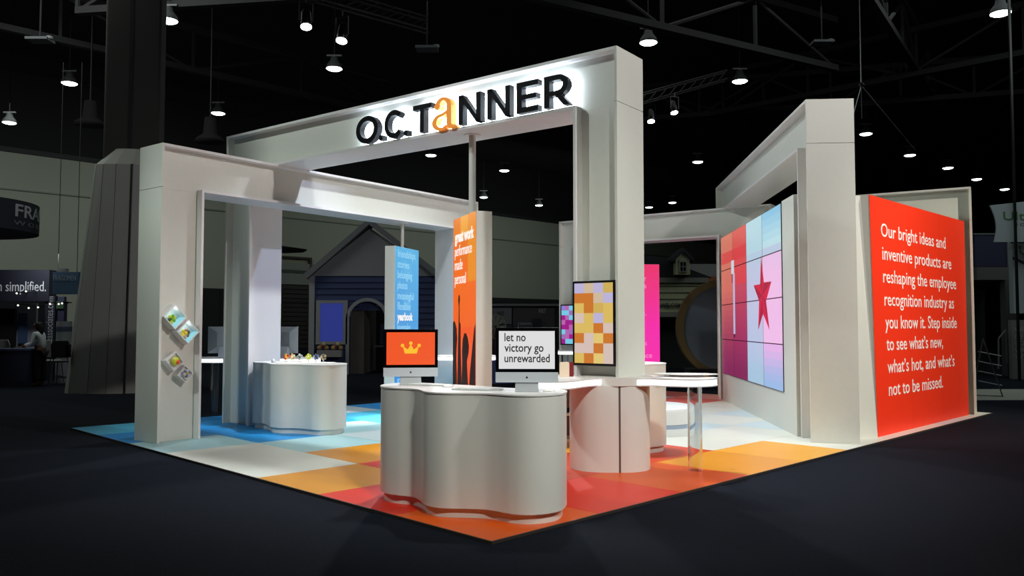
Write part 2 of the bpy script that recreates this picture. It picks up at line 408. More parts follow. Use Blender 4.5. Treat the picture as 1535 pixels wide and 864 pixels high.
arch('left_arch', 'lower white portal arch at the left with toy display boxes on its leg', F0, 53, 6.745, 4.08, .58, .64, .64, 3.48)
S0 = Vector((4.03, 11.13, 0)); S1 = S0 + dr(85.5)*7.33
arch('screen_arch', 'white portal arch behind the video wall with a blank end pillar facing out', S1, -94.5, 7.33, 4.70, .64, .5, .5, 4.09)
BK0 = Vector((1.14, 19.87, 0))
arch('back_arch', 'low white portal arch across the back of the booth', BK0, -35, 5.15, 4.12, .55, .50, 1.15, 3.51)
Q0 = Vector((8.203, 14.573, 0)); Q1 = Q0 + dr(150)*3.24
arch('corner_arch', 'low white portal arch behind the orange text wall', Q1, -30, 3.24, 4.08, .58, .62, .40, 3.48)

# ------------------------------------------------------------------ illuminated sign on the tall arch
def TX(t_): return 7.33-t_
sg = thing('illuminated_sign', 'backlit dark letters with one orange letter on the tall arch beam', 'sign', (ML.x, ML.y, 0), R(-37))
INK = mat('black_letter_face', (7,8,16), .6, spec=.15)
ORL = mat('orange_letter_face', (248,150,50), .4, emit=.25)
HALO = emis('letter_back_light', (225,240,255), 34)
DOT = INK
def poly_letter(parts, x0, x1, zb, zt_, y0, y1):
    m = MB()
    for p in parts: m.slabxz([(x0+(x1-x0)*a, zb+(zt_-zb)*b) for a, b in p], y0, y1)
    return m
def ring_parts(cx, cz, rx, rz, w, a0=0, a1=360, n=28, wz=None):
    out = []; wz = wz or w
    for k in range(n):
        a = R(a0+(a1-a0)*k/n); b = R(a0+(a1-a0)*(k+1)/n)
        out.append([(cx+rx*math.cos(a), cz+rz*math.sin(a)), (cx+rx*math.cos(b), cz+rz*math.sin(b)),
                    (cx+(rx-w)*math.cos(b), cz+(rz-wz)*math.sin(b)), (cx+(rx-w)*math.cos(a), cz+(rz-wz)*math.sin(a))])
    return out
G = {
 'O': ring_parts(.5,.5,.5,.52,.185,wz=.19),
 'C': ring_parts(.52,.5,.52,.52,.19,42,318,24,wz=.19),
 'T': [[(0,.83),(1,.83),(1,1),(0,1)], [(.39,0),(.61,0),(.61,.83),(.39,.83)]],
 'N': [[(0,0),(.2,0),(.2,1),(0,1)], [(.8,0),(1,0),(1,1),(.8,1)], [(.0,1),(.2,1),(1,0),(.8,0)]],
 'E': [[(0,0),(.25,0),(.25,1),(0,1)], [(.25,0),(1,0),(1,.17),(.25,.17)], [(.25,.42),(.92,.42),(.92,.58),(.25,.58)], [(.25,.83),(1,.83),(1,1),(.25,1)]],
 'R': [[(0,0),(.22,0),(.22,1),(0,1)], [(.22,.83),(.55,.83),(.55,1),(.22,1)], [(.22,.34),(.55,.34),(.55,.5),(.22,.5)]]
      + ring_parts(.55,.67,.38,.33,.2,-90,90,14,wz=.165) + [[(.42,.36),(.64,.38),(1,0),(.76,0)]],
 '.': [[(0,0),(1,0),(1,1),(0,1)]],
}
# lowercase two-storey serif a
G['a'] = (ring_parts(.40,.24,.40,.26,.19,90,300,14,wz=.085) + [[(.40,.41),(.40,.50),(.66,.60),(.66,.50)]] + [[(.60,.02),(.60,.14),(.48,.085),(.52,.0)]]
          + [[(.62,.16),(.82,.12),(.82,.72),(.62,.72)]] + ring_parts(.47,.72,.35,.28,.2,0,165,14,wz=.09)
          + ring_parts(.22,.74,.125,.095,.12,0,360,12,wz=.09)
          + [[(.62,.16),(.82,.15),(.90,.09),(1.0,.09),(1.0,.03),(.86,-.02),(.70,.02)]])
ZB, ZT = 4.135, 4.505
lets = [('O',4.164,3.725),('.',3.70,3.635),('C',3.60,3.25),('.',3.225,3.16),('T',3.06,2.735),('a',2.72,2.315),('N',2.265,1.905),('N',1.80,1.45),('E',1.35,1.035),('R',.95,.59)]
for ch, a, b in lets:
    zt_ = ZT if ch != '.' else ZB+.065
    x0, x1 = TX(a), TX(b); zb = ZB
    if ch == 'a': zb -= .02; zt_ += .03
    m = poly_letter(G[ch], x0, x1, zb, zt_, -.045, .05)
    o = build('letter', m, ORL if ch == 'a' else INK, sg)
    if ch == 'a': o['label'] = 'orange serif lowercase letter'
    xm = (x0+x1)/2; zm = (zb+zt_)/2
    g2 = poly_letter(G[ch], x0, x1, zb, zt_, .062, .07)
    g2.v = [(xm+(x-xm)*.97, y, zm+(z-zm)*.97) for x,y,z in g2.v]
    build('letter_back_light', g2, HALO, sg)

# ------------------------------------------------------------------ hanging banners
def banner(name, label, ctr, ang, wd, th, z0, z1, facemat_cells, poletop, pr=.045):
    t = thing(name, label, 'banner', (ctr[0], ctr[1], 0), R(ang))
    build('core', MB().box(-wd/2, wd/2, -th/2, th/2, z0, z1), WHITE, t, bevel=.003)
    build('hanging_pole', MB().cyl((0,0), pr, z1, poletop-.012, 20), WHITE, t, smooth=True, autosm=True)
    build('ceiling_flange', MB().cyl((0,0), .11, poletop-.012, poletop, 20), RIM, t)
    return t
BB = banner('blue_banner', 'narrow blue word banner box hanging under the left arch', (-2.025,15.09), 72, 1.0, .20, .43, 3.02, None, 3.48, .03)
def fill(poly_cols, x0, x1, z0, z1, y, name, m, parent, flip=False):
    pass
def printed(name, parent, fn, x0, x1, z0, z1, y, nx, nz, m, th=.004):
    """flat printed skin with a colour per cell, facing -y"""
    mb = MB()
    for i in range(nx):
        for k in range(nz):
            a = x0+(x1-x0)*i/nx; b = x0+(x1-x0)*(i+1)/nx; c = z0+(z1-z0)*k/nz; d = z0+(z1-z0)*(k+1)/nz
            mb.add([(a,y,c),(b,y,c),(b,y,d),(a,y,d)], [(0,1,2,3)], srgb(*fn((i+.5)/nx, (k+.5)/nz)))
    mb.add([(x0,y+th,z0),(x1,y+th,z0),(x1,y+th,z1),(x0,y+th,z1),(x0,y,z0),(x1,y,z0),(x1,y,z1),(x0,y,z1)],
           [(3,2,1,0),(0,1,5,4),(1,2,6,5),(2,3,7,6),(3,0,4,7)], srgb(*fn(.5,.5)))
    return build(name, mb, m, parent, layer=True)
PM = screenmat('backlit_graphic', .88)
def lerp(a, b, t): return tuple(a[i]+(b[i]-a[i])*t for i in range(3))
def bluef(u, v):
    c = lerp((38,140,222), (88,184,236), v)
    if int(u*3) == 1 and int(v*9) % 2: c = lerp(c, (110,200,240), .35)
    return c
printed('blue_graphic', BB, bluef, -.497, .497, .433, 3.017, -.104, 9, 27, PM)
LBT = emis('pale_blue_print', (160,220,250), .9); WT = mat('white_print', (248,246,240), .5); WTL = emis('backlit_white_print', (255,250,244), .95)
words = ['friendships','stories','belonging','photos','meaningful','flexible','yearbook','keepsake','offline','support','history','teamwork','at work']
for k, wd in enumerate(words):
    zb = 2.83 - k*.190
    if zb < .45: break
    bold = wd == 'yearbook'
    o = build('banner_word', text_geo(wd, -.40, -.40+.068*len(wd)+(.1 if bold else 0), zb, .20, .002, .006 if bold else 0, -.105), WTL if bold else LBT, BB)

OB = banner('orange_banner', 'tall orange banner box with crowd silhouettes hanging under the tall arch', (-.516,10.593), 111, .95, .21, .43, 3.02, None, 4.08, .045)
# wide face turned to the left-front is its +y side (rotated 180 about z)
def orangef(u, v):
    c = lerp((255,92,14), (255,122,20), v)
    if v < .45: c = lerp((250,74,10), (255,92,14), v/.45)
    if u < .33 and v > .89: c = (243,134,34)
    if .33 <= u < .66 and v > .89: c = (252,176,60)
    if u > .66 and v > .68: c = (247,150,34)
    if .33 <= u <= .66 and .78 < v <= .89: c = (244,122,26)
    return c
def yback(mb):   # turn a -y facing piece to face +y
    mb.v = [(-x,-y,z) for x,y,z in mb.v]; return mb
mbq = MB(); nx, nz = 12, 36
for i in range(nx):
    for k in range(nz):
        a = -.473+.946*i/nx; b = -.473+.946*(i+1)/nx; c = .433+2.584*k/nz; d = .433+2.584*(k+1)/nz
        mbq.add([(a,-.109,c),(b,-.109,c),(b,-.109,d),(a,-.109,d)], [(0,1,2,3)], srgb(*orangef((i+.5)/nx,(k+.5)/nz)))
mbq.add([(-.473,-.105,.433),(.473,-.105,.433),(.473,-.105,3.017),(-.473,-.105,3.017)], [(3,2,1,0)], srgb(240,90,24))
build('orange_graphic', yback(mbq), PM, OB, layer=True)
for k, (wd, wid, bo) in enumerate([('great work',.80,.008),('performance',.72,0),('made',.34,0),('personal',.48,0)]):
    o = build('banner_word', yback(text_geo(wd, -.40, -.40+wid, 2.70-k*.185, .205, .002, bo, -.110)), WTL, OB)
# raised arms silhouettes
SIL = mat('dark_silhouette_print', (62,26,20), .6)
def sil(pts): return yback(MB().slabxz(pts, -.1125, -.1105))
def armpts(x, z0, w0, zt_, w1, lean=0, fist=.05):
    return [(x-w0,z0),(x+w0,z0),(x+lean+w1,zt_),(x+lean+fist,zt_+.06),(x+lean+fist*.9,zt_+.15),(x+lean,zt_+.2),(x+lean-fist*.9,zt_+.14),(x+lean-fist,zt_+.05),(x+lean-w1,zt_)]
def UZ(pts): return [(-.473+.946*u, z) for u, z in pts]
for pts in [UZ([(0,.44),(.20,.44),(.19,.9),(.16,1.15),(.17,1.3),(.20,1.42),(.17,1.56),(.10,1.64),(.04,1.66),(0,1.63)]),
            UZ([(.16,.44),(.42,.44),(.40,.9),(.36,1.3),(.355,1.62),(.31,1.64),(.30,1.86),(.325,1.95),(.30,2.0),(.26,1.99),(.245,1.92),(.27,1.85),(.265,1.62),(.24,1.3),(.22,.9)]),
            UZ([(.38,.44),(.72,.44),(.70,.8),(.66,1.0),(.64,1.15),(.71,1.25),(.73,1.34),(.68,1.44),(.60,1.50),(.53,1.50),(.46,1.42),(.43,1.28),(.44,1.10),(.40,.8)]),
            UZ([(.66,.44),(1.0,.44),(1.0,1.62),(.95,1.56),(.86,1.28),(.78,1.02),(.74,.8)]),
            UZ([(.0,.44),(1.0,.44),(1.0,.66),(.9,.80),(.82,.70),(.70,.86),(.6,.74),(.5,.9),(.40,.76),(.3,.92),(.2,.78),(.1,.9),(0,.84)])]:
    o = build('silhouette', sil(pts), SIL, OB)

PB = thing('pink_banner', 'magenta banner box hanging behind the tall right pillar', 'banner', (2.78,18.80,0), R(0))
build('core', MB().box(-.48,.60,0,.2,.75,3.0), WHITE, PB)
build('hanging_pole', MB().cyl((.06,.1), .035, 3.0, 3.5, 16), WHITE, PB)
def pinkf(u, v):
    c = lerp((255,40,176), (244,50,110), max(0,(v-.35)/.65)) if v > .35 else (255,40,176)
    return c
PKM = screenmat('backlit_pink_graphic', .9)
printed('pink_graphic', PB, pinkf, -.479, .599, .753, 2.997, -.004, 6, 12, PKM)
PKT = emis('pale_pink_print', (255,150,206), 1.0)
for k, (wd, zb) in enumerate([('a fresh start for',2.60),('every career milestones',2.42),('plans made simple,',1.60),('to share all the moments',1.17),('excellence',.83)][:0] + [('honor',2.62),('great teams',2.45),('simple,',1.83),('moments',1.14),('excellence',.86)]):
    L_ = .105*len(wd)
    build('banner_word', text_geo(wd, max(-.45,.44-L_*.8) if wd!='excellence' else -.25, .30 if wd != 'excellence' else .42, zb, .17, .002, 0, -.005), PKT, PB)

# ------------------------------------------------------------------ orange text wall
tw = thing('orange_text_wall', 'white wall with a big orange text graphic at the right end of the booth', 'wall panel', (5.168,11.673,FZ), R(45))
ZW = 3.455-FZ
c45 = math.cos(R(45))
def trapbox(xb0, xt0, x1, y0, y1, z0, z1): # left edge leans outward toward the top
    return MB().add([(xb0,y0,z0),(x1,y0,z0),(x1,y1,z0),(xb0,y1,z0),(xt0,y0,z1),(x1,y0,z1),(x1,y1,z1),(xt0,y1,z1)],
                    [(0,3,2,1),(4,5,6,7),(0,1,5,4),(1,2,6,5),(2,3,7,6),(3,0,4,7)])
build('wall_core', trapbox(.006,-.128,4.12,.006,.16,0,ZW), WHITE, tw)
ORW = mat('orange_red_vinyl', (252,54,20), .5, noise=.04, scale=.7)
nseg = 3
for k in range(nseg):      # three printed sheets with fine joints
    a = 4.105*k/nseg; b = 4.105*(k+1)/nseg-.003
    if k == 0: build('graphic_sheet', trapbox(0,-.134,b,0,.005,0.0,ZW), ORW, tw)
    else: build('graphic_sheet', MB().box(a, b, 0, .005, 0.0, ZW), ORW, tw)
# return wall toward the screen arch pillar (runs along world -x)
rt = MB().box(-.62,-.002,0,.12,0,ZW)
rt.v = [(x + (-.134 if z > 1 else 0)*1.2, y, z) for x,y,z in rt.v]
rt.xf(Matrix.Rotation(R(-45), 4, 'Z'))
build('return_panel', rt, WHITE, tw)
lines = [('Our bright ideas and',.261,3.063,2.893),('inventive products are',.291,3.332,2.557),('reshaping the employee',.306,3.56,2.222),
         ('recognition industry as',.338,3.422,1.888),('you know it. Step inside',.351,3.545,1.553),('to see what\u2019s new,',.385,2.814,1.235),
         ('what\u2019s hot, and what\u2019s',.402,3.38,.905),('not to be missed.',.434,2.766,.575)]
for s, a, b, z in lines:
    build('text_line', text_geo(s, a, b, z-FZ, .283, .003, .0012, -.0005), WT, tw)

# ------------------------------------------------------------------ video wall
VA = Vector((4.052,11.742,0)); VL = 5.75; VB = VA + dr(85.8)*VL
vw = thing('video_wall', 'freestanding white wall with a four by four video wall showing a red star', 'video wall', (VB.x,VB.y,FZ), R(-94.2))
VH = 3.485-FZ
build('wall_body', MB().box(0, VL, .07, .30, 0, VH), WHITE, vw)
build('wall_body_front', MB().box(0, VL, 0, .07, 0, .585).box(5.08, VL, 0, .07, .585, VH), WHITE, vw)
cuts = [0, 1.30, 2.56, 3.82, 5.08]
VSM = screenmat('video_wall_picture', .82)
BEZ = mat('screen_bezel', (18,14,20), .4)
pw, ph = 1.2575, .7175
def vpic(u, v):          # u 0 far .. 1 near, v 0 bottom .. 1 top
    if u < .485:
        c = lerp((232,120,108), (226,84,96), min(1, u*2.4))
        if u > .25:
            if v > .60: c = lerp((226,62,76), (232,96,84), (v-.60)/.4)
            else: c = (205,72,96)
        else: c = lerp((222,100,98), (226,128,104), v)
        if .78 < v < .86: c = lerp(c, (232,50,60), .6)
        if v < .62: c = lerp((140,34,92), c, max(0, (v-.05)/.55))
        return c
    if v > .78: c = lerp((206,240,246), (140,205,240), min(1, (v-.78)/.22)) if u > .75 else (196,236,244)
    elif v > .55: c = lerp((226,200,244), (196,216,240), (v-.55)/.23)
    else: c = (232,200,244)
    if u < .75:
        c = lerp((170,206,240), c, min(1, max(0, (v-.1)/.8)))
        c = lerp(c, (190,220,236), .4)
    else:
        if .25 < v < .72: c = (246,204,246)
        if v <= .25: c = lerp((158,200,246), (244,190,244), v/.25)
    return c
x00, z00 = .035, .592
for i in range(4):
    for k in range(4):
        xa = x00+i*(pw+.003); za = z00-FZ+k*ph
        p = build('display_panel', MB().box(xa, xa+pw, -.012, .068, za, za+ph-.002), BEZ, vw)
        mb = MB(); nx, nz = 8, 6; bz = .008
        for a in range(nx):
            for b in range(nz):
                u0 = xa+bz+(pw-2*bz)*a/nx; u1 = xa+bz+(pw-2*bz)*(a+1)/nx; w0 = za+bz+(ph-2*bz)*b/nz; w1 = za+bz+(ph-2*bz)*(b+1)/nz
                mb.add([(u0,-.0125,w0),(u1,-.0125,w0),(u1,-.0125,w1),(u0,-.0125,w1)], [(0,1,2,3)],
                       srgb(*vpic(((u0+u1)/2-x00)/(4*pw), ((w0+w1)/2-z00)/(4*ph))))
        build('screen_image', mb, VSM, p, layer=True)
star = [(2.017,2.758),(1.839,2.291),(1.325,2.28),(1.703,1.976),(1.491,1.498),(1.931,1.774),(2.301,1.492),(2.206,1.994),(2.614,2.279),(2.11,2.276)]
S = [(VL-t_, z) for t_, z in star]; cs = (VL-1.95, 2.08)
mb = MB()
for i in range(10):
    a, b = S[i], S[(i+1) % 10]
    col = srgb(214,20,52) if i % 2 == 0 else srgb(168,8,38)
    mb.add([(cs[0],-.0135,cs[1]),(a[0],-.0135,a[1]),(b[0],-.0135,b[1])], [(0,2,1)], col)
mb.f = [f for f in mb.f]
build('star_image', mb, VSM, vw, layer=True)
mb = MB()
def q(t0, t1, z0, z1, col): mb.add([(VL-t0,-.0135,z0),(VL-t1,-.0135,z0),(VL-t1,-.0135,z1),(VL-t0,-.0135,z1)], [(0,1,2,3)], srgb(*col))
q(4.62,4.34,2.60,2.865,(214,226,240)); q(4.46,4.28,1.41,2.60,(190,196,232)); q(4.46,4.30,1.34,1.41,(70,20,50)); q(4.60,4.47,2.42,2.60,(176,70,60))
build('bar_image', mb, VSM, vw, layer=True)

# ------------------------------------------------------------------ portrait screens
cols_ = {'l':(205,196,236),'b':(226,202,172),'g':(226,190,96),'o':(222,128,44),'y':(238,202,104),'p':(232,208,198),'Y':(246,216,126),
         'c':(130,220,250),'m':(176,30,150),'v':(170,120,200),'k':(200,110,190),'V':(150,140,230)}
def portrait(name, label, org, ang, x0, x1, z0, z1, grid, y0=.02):
    t = thing(name, label, 'screen', (org[0],org[1],0), R(ang))
    build('frame', MB().box(x0, x1, y0, .12, z0, z1), BLACK, t, bevel=.006)
    bz = .028; X0, X1, Z0, Z1 = x0+bz, x1-bz, z0+bz, z1-bz
    nx, nz = len(grid[0]), len(grid); mb = MB()
    for r, row in enumerate(grid):
        for c, ch in enumerate(row):
            a = X0+(X1-X0)*c/nx; b = X0+(X1-X0)*(c+1)/nx; d = Z1-(Z1-Z0)*r/nz; e = Z1-(Z1-Z0)*(r+1)/nz
            mb.add([(a,y0-.002,e),(b,y0-.002,e),(b,y0-.002,d),(a,y0-.002,d)], [(0,1,2,3)], srgb(*cols_[ch]))
    build('screen_image', mb, screenmat('portrait_picture', .80) if 'portrait_picture' not in MATS else MATS['portrait_picture'], t, layer=True)
    build('wall_mount', MB().box((x0+x1)/2-.15, (x0+x1)/2+.15, .12, .13, (z0+z1)/2-.2, (z0+z1)/2+.2), BLACK, t)
portrait('portrait_screen', 'upright screen of orange and yellow squares on the tall right pillar', ML, -37, TX(.585), TX(.03), 1.15, 2.10,
         ['lblg','oobl','yogy','pyly','yyop','opYo','ppop','yoYp'], -.01)
portrait('portrait_screen', 'upright screen of purple and blue squares on the back arch leg', BK0, -35, .04, .52, 1.13, 2.10,
         ['Vkcl','ccvm','mkcl','kmmc','mmkv','ckvm','vkmc','mccv'], .0)

# ================================================================== COUNTERS
def wavy_counter(name, label, pts, z0, z1, top_th=.012):
    cx_ = sum(p[0] for p in pts)/len(pts); cy_ = sum(p[1] for p in pts)/len(pts)
    t = thing(name, label, 'counter', (cx_, cy_, FZ))
    P = smooth_closed([(x-cx_, y-cy_) for x, y in pts], 6)
    build('plinth', MB().prism(offset_poly(P, .034), 0, z0-FZ), CREAM, t, smooth=True, autosm=True)
    build('body', MB().prism(P, z0-FZ, z1-FZ-top_th), CREAM, t, smooth=True, autosm=True)
    build('countertop', MB().prism(offset_poly(P, -.006), z1-FZ-top_th, z1-FZ), RIM, t, smooth=True, autosm=True)
    return t
FC = [(-1.145,7.43),(-1.02,7.325),(-.875,7.255),(-.785,7.10),(-.735,6.945),(-.65,6.85),(-.54,6.80),(-.386,6.785),(-.226,6.76),(-.117,6.69),(-.012,6.605),(.091,6.565),(.194,6.57),(.30,6.62),(.39,6.71),(.44,6.85),
      (.46,7.02),(.40,7.19),(.22,7.25),(.05,7.28),(-.10,7.36),(-.27,7.52),(-.42,7.66),(-.58,7.76),(-.76,7.90),(-.95,8.0),(-1.11,7.95),(-1.20,7.78),(-1.205,7.58)]
wavy_counter('front_counter', 'wavy white reception counter in front with two computers', FC, .10, 1.045)
LC = [(-4.0,12.73),(-3.80,12.62),(-3.66,12.38),(-3.55,12.18),(-3.38,12.07),(-3.20,12.06),(-3.03,11.99),(-2.86,11.87),(-2.70,11.84),(-2.54,11.92),(-2.46,12.12),
      (-2.50,12.42),(-2.68,12.62),(-2.95,12.75),(-3.2,12.95),(-3.5,13.15),(-3.85,13.2),(-4.02,13.02)]
wavy_counter('left_counter', 'wavy white counter beside the tall arch left leg, holding small awards', LC, .10, 1.03)
SCt = [(1.30,10.15),(1.5,10.16),(1.72,10.20),(1.88,10.32),(1.965,10.52),(1.93,10.75),(1.75,10.95),(1.50,11.0),(1.32,10.95),(1.24,10.7),(1.22,10.4)]
sc_ = wavy_counter('storage_counter', 'white rounded storage counter behind the tall right pillar', SCt, .10, 1.12)
build('lock_plate', MB().box(.30,.36,-.42,-.36,.93,.99), ALU, sc_)
# open shelf seen in the gap left of the pillar
sh = thing('open_shelf', 'low open white shelf unit left of the pillar table', 'shelf unit', (.62,10.75,FZ), R(5))
SHW = mat('shelf_inside', (206,180,164), .5)
build('side_panel', MB().box(-.03,0,0,.4,0,.93), WHITE, sh); build('side_panel', MB().box(.5,.53,0,.4,0,.93), WHITE, sh)
build('back_panel', MB().box(0,.5,.38,.4,0,.93), mat('brown_shelf_back', (150,98,76), .6), sh)
for z in (.06,.40,.88): build('shelf', MB().box(0,.5,0,.38,z,z+.035), WHITE, sh)
build('plinth', MB().box(0,.5,.02,.38,0,.06), SHW, sh)
tag(build('cable_coil', MB().tube((.70,10.86,FZ+.44),(.78,10.9,FZ+.44),.035,8).tube((.66,10.92,FZ+.47),(.74,10.84,FZ+.47),.03,8), BLACK), 'small black coil lying on the open shelf', 'cable')

# ------------------------------------------------------------------ pillar table
pt = thing('pillar_table', 'wavy lit edge table wrapped around the foot of the tall right pillar', 'table', (M0.x,M0.y,FZ))
def loc(pts): return [(x-M0.x, y-M0.y) for x, y in pts]
DR = [(.645,9.24),(.672,9.10),(.76,8.975),(.90,8.905),(1.05,8.88),(1.147,8.878)]
DR2 = [(1.169,8.878),(1.27,8.885),(1.39,8.935),(1.49,9.04),(1.535,9.20),(1.52,9.45),(1.40,9.62)]
def sheet(pts, z0, z1, th=.02):
    P = pts; n = len(P); off = []
    for i in range(n):
        a = Vector(P[max(0,i-1)]); b = Vector(P[min(n-1,i+1)]); t_ = (b-a).normalized(); off.append(tuple(Vector(P[i])+Vector((-t_.y,t_.x))*th))
    return MB().prism(P+off[::-1], z0, z1)
def smooth_open(pts, k=5):
    out = []
    for i in range(len(pts)-1):
        p0 = Vector(pts[max(0,i-1)]); p1 = Vector(pts[i]); p2 = Vector(pts[i+1]); p3 = Vector(pts[min(len(pts)-1,i+2)])
        for t_ in range(k):
            u = t_/k; v = 0.5*((2*p1)+(-p0+p2)*u+(2*p0-5*p1+4*p2-p3)*u*u+(-p0+3*p1-3*p2+p3)*u**3); out.append(tuple(v))
    out.append(tuple(pts[-1])); return out
build('curved_base_panel', sheet(smooth_open(loc([(.80,9.62),(.68,9.45)]+DR)), 0, .925), CREAM, pt, smooth=True, autosm=True)
build('curved_base_panel', sheet(smooth_open(loc(DR2)), 0, .925), CREAM, pt, smooth=True, autosm=True)
build('corner_joint', MB().box(-.013,.013,-.074,-.055,0,.925), mat('dark_joint', (96,80,82), .5), pt)
SLAB_L = [(1.00,8.98),(.86,8.86),(.74,8.70),(.62,8.50),(.48,8.39),(.30,8.38),(.14,8.47),(.04,8.66),(.06,8.88),(.22,9.05),(.42,9.16),(.55,9.35),(.72,9.42),(.90,9.30)]
SLAB_R = [(1.33,8.93),(1.5,8.90),(1.62,8.84),(1.78,8.77),(1.95,8.74),(2.10,8.80),(2.22,8.93),(2.25,9.08),(2.16,9.24),(1.98,9.32),(1.80,9.34),(1.64,9.40),(1.50,9.50),(1.42,9.35)]
for s_ in (SLAB_L, SLAB_R):
    P = smooth_closed(loc(s_), 5)
    build('tabletop', MB().prism(P, 1.012-FZ, 1.028-FZ), RIM, pt, smooth=True, autosm=True)
    build('light_edge', MB().prism(offset_poly(P,.006), .955-FZ, 1.012-FZ), LIT, pt, smooth=True, autosm=True)
    build('bottom_sheet', MB().prism(P, .942-FZ, .955-FZ), RIM, pt, smooth=True, autosm=True)
COLR = [(1.02,8.90),(1.158,8.862),(1.34,8.90),(1.48,8.98),(1.56,9.12),(1.5,9.4),(1.15,9.7),(.8,9.5),(.8,9.2),(.9,9.0)]
build('collar', MB().prism(smooth_closed(loc(COLR),4), .945-FZ, 1.035-FZ), CREAM, pt, smooth=True, autosm=True)
build('upper_plate', MB().prism(smooth_closed(loc([(1.62,9.24),(1.80,9.10),(2.0,9.06),(2.2,9.10),(2.30,9.20),(2.15,9.34),(1.9,9.38),(1.65,9.36)]),4), 1.050-FZ, 1.060-FZ), RIM, pt, smooth=True, autosm=True)
build('plate_clip', MB().box(1.035,1.09,.45,.50,1.0,1.035), mat('brass_clip', (150,110,40), .4, .6), pt)
def acrylic(c, r=.078):
    n = 28; m = MB(); vs = []; fs = []
    for i in range(n):
        a = 2*math.pi*i/n
        for rr in (r, r-.012):
            for z in (0, .925): vs.append((c[0]+rr*math.cos(a), c[1]+rr*math.sin(a), z))
    for i in range(n):
        j = (i+1) % n
        fs += [(i*4,j*4,j*4+1,i*4+1),(i*4+3,j*4+3,j*4+2,i*4+2),(i*4+1,j*4+1,j*4+3,i*4+3),(i*4+2,j*4+2,j*4,i*4)]
    return m.add(vs, fs)
for x, y in ((2.0,9.03),(.462,8.62)):
    build('acrylic_leg', acrylic((x-M0.x, y-M0.y)), ACRYL, pt, smooth=True, autosm=True)

# open books on the pillar table
tag(build('open_book', MB().box(-.06,.045,-.012,.0,0,.165).box(.0,.06,.0,.012,0,.155), mat('cream_pages', (236,214,190), .7), loc=(.58,9.12,1.03), rot=(0,0,R(20))), 'cream brochure standing open on the pillar table', 'book')
tag(build('closed_book', MB().box(-.03,.03,-.012,.012,0,.16), mat('dark_red_cover', (128,26,36), .5), loc=(.655,9.19,1.03), rot=(0,0,R(-20))), 'dark red book standing behind the cream brochure', 'book')

# ------------------------------------------------------------------ lit tables round the other legs
def lit_table(label, pts, legs, z=1.0, hide=()):
    cx_ = sum(p[0] for p in pts)/len(pts); cy_ = sum(p[1] for p in pts)/len(pts)
    t = thing('lit_table', label, 'table', (cx_,cy_,FZ))
    P = smooth_closed([(x-cx_,y-cy_) for x,y in pts], 5)
    build('tabletop', MB().prism(P, z+.012-FZ, z+.028-FZ), RIM, t, smooth=True, autosm=True)
    build('light_edge', MB().prism(offset_poly(P,.006), z-.045-FZ, z+.012-FZ), LIT, t, smooth=True, autosm=True)
    build('bottom_sheet', MB().prism(P, z-.058-FZ, z-.045-FZ), RIM, t, smooth=True, autosm=True)
    for x, y in legs: 
        m = acrylic((x-cx_,y-cy_)); m.v = [(a,b,c*(z-.058-FZ)/.925) for a,b,c in m.v]; build('acrylic_leg', m, ACRYL, t, smooth=True, autosm=True)
    return t
lit_table('lit edge table behind the tall arch left leg', [(-5.75,14.7),(-5.55,14.4),(-5.2,14.3),(-4.8,14.45),(-4.4,14.55),(-4.0,14.4),(-3.65,14.25),(-3.42,14.35),(-3.42,14.7),(-3.7,15.0),(-4.4,15.1),(-5.1,15.1),(-5.6,15.0)], [(-5.3,14.7),(-3.7,14.6)])
lit_table('lit edge table round the far leg of the left arch', [(-1.6,15.5),(-1.3,15.3),(-.9,15.35),(-.6,15.25),(-.35,15.35),(-.30,15.7),(-.45,16.1),(-.62,16.3),(-.9,16.0),(-1.1,15.85),(-1.35,15.85)], [(-.50,15.6)])
lit_table('small lit edge table under the purple screen', [(.9,18.6),(1.1,18.35),(1.5,18.3),(1.8,18.5),(1.85,18.85),(1.6,19.1),(1.3,19.2),(1.0,19.1)], [(1.2,18.7)])

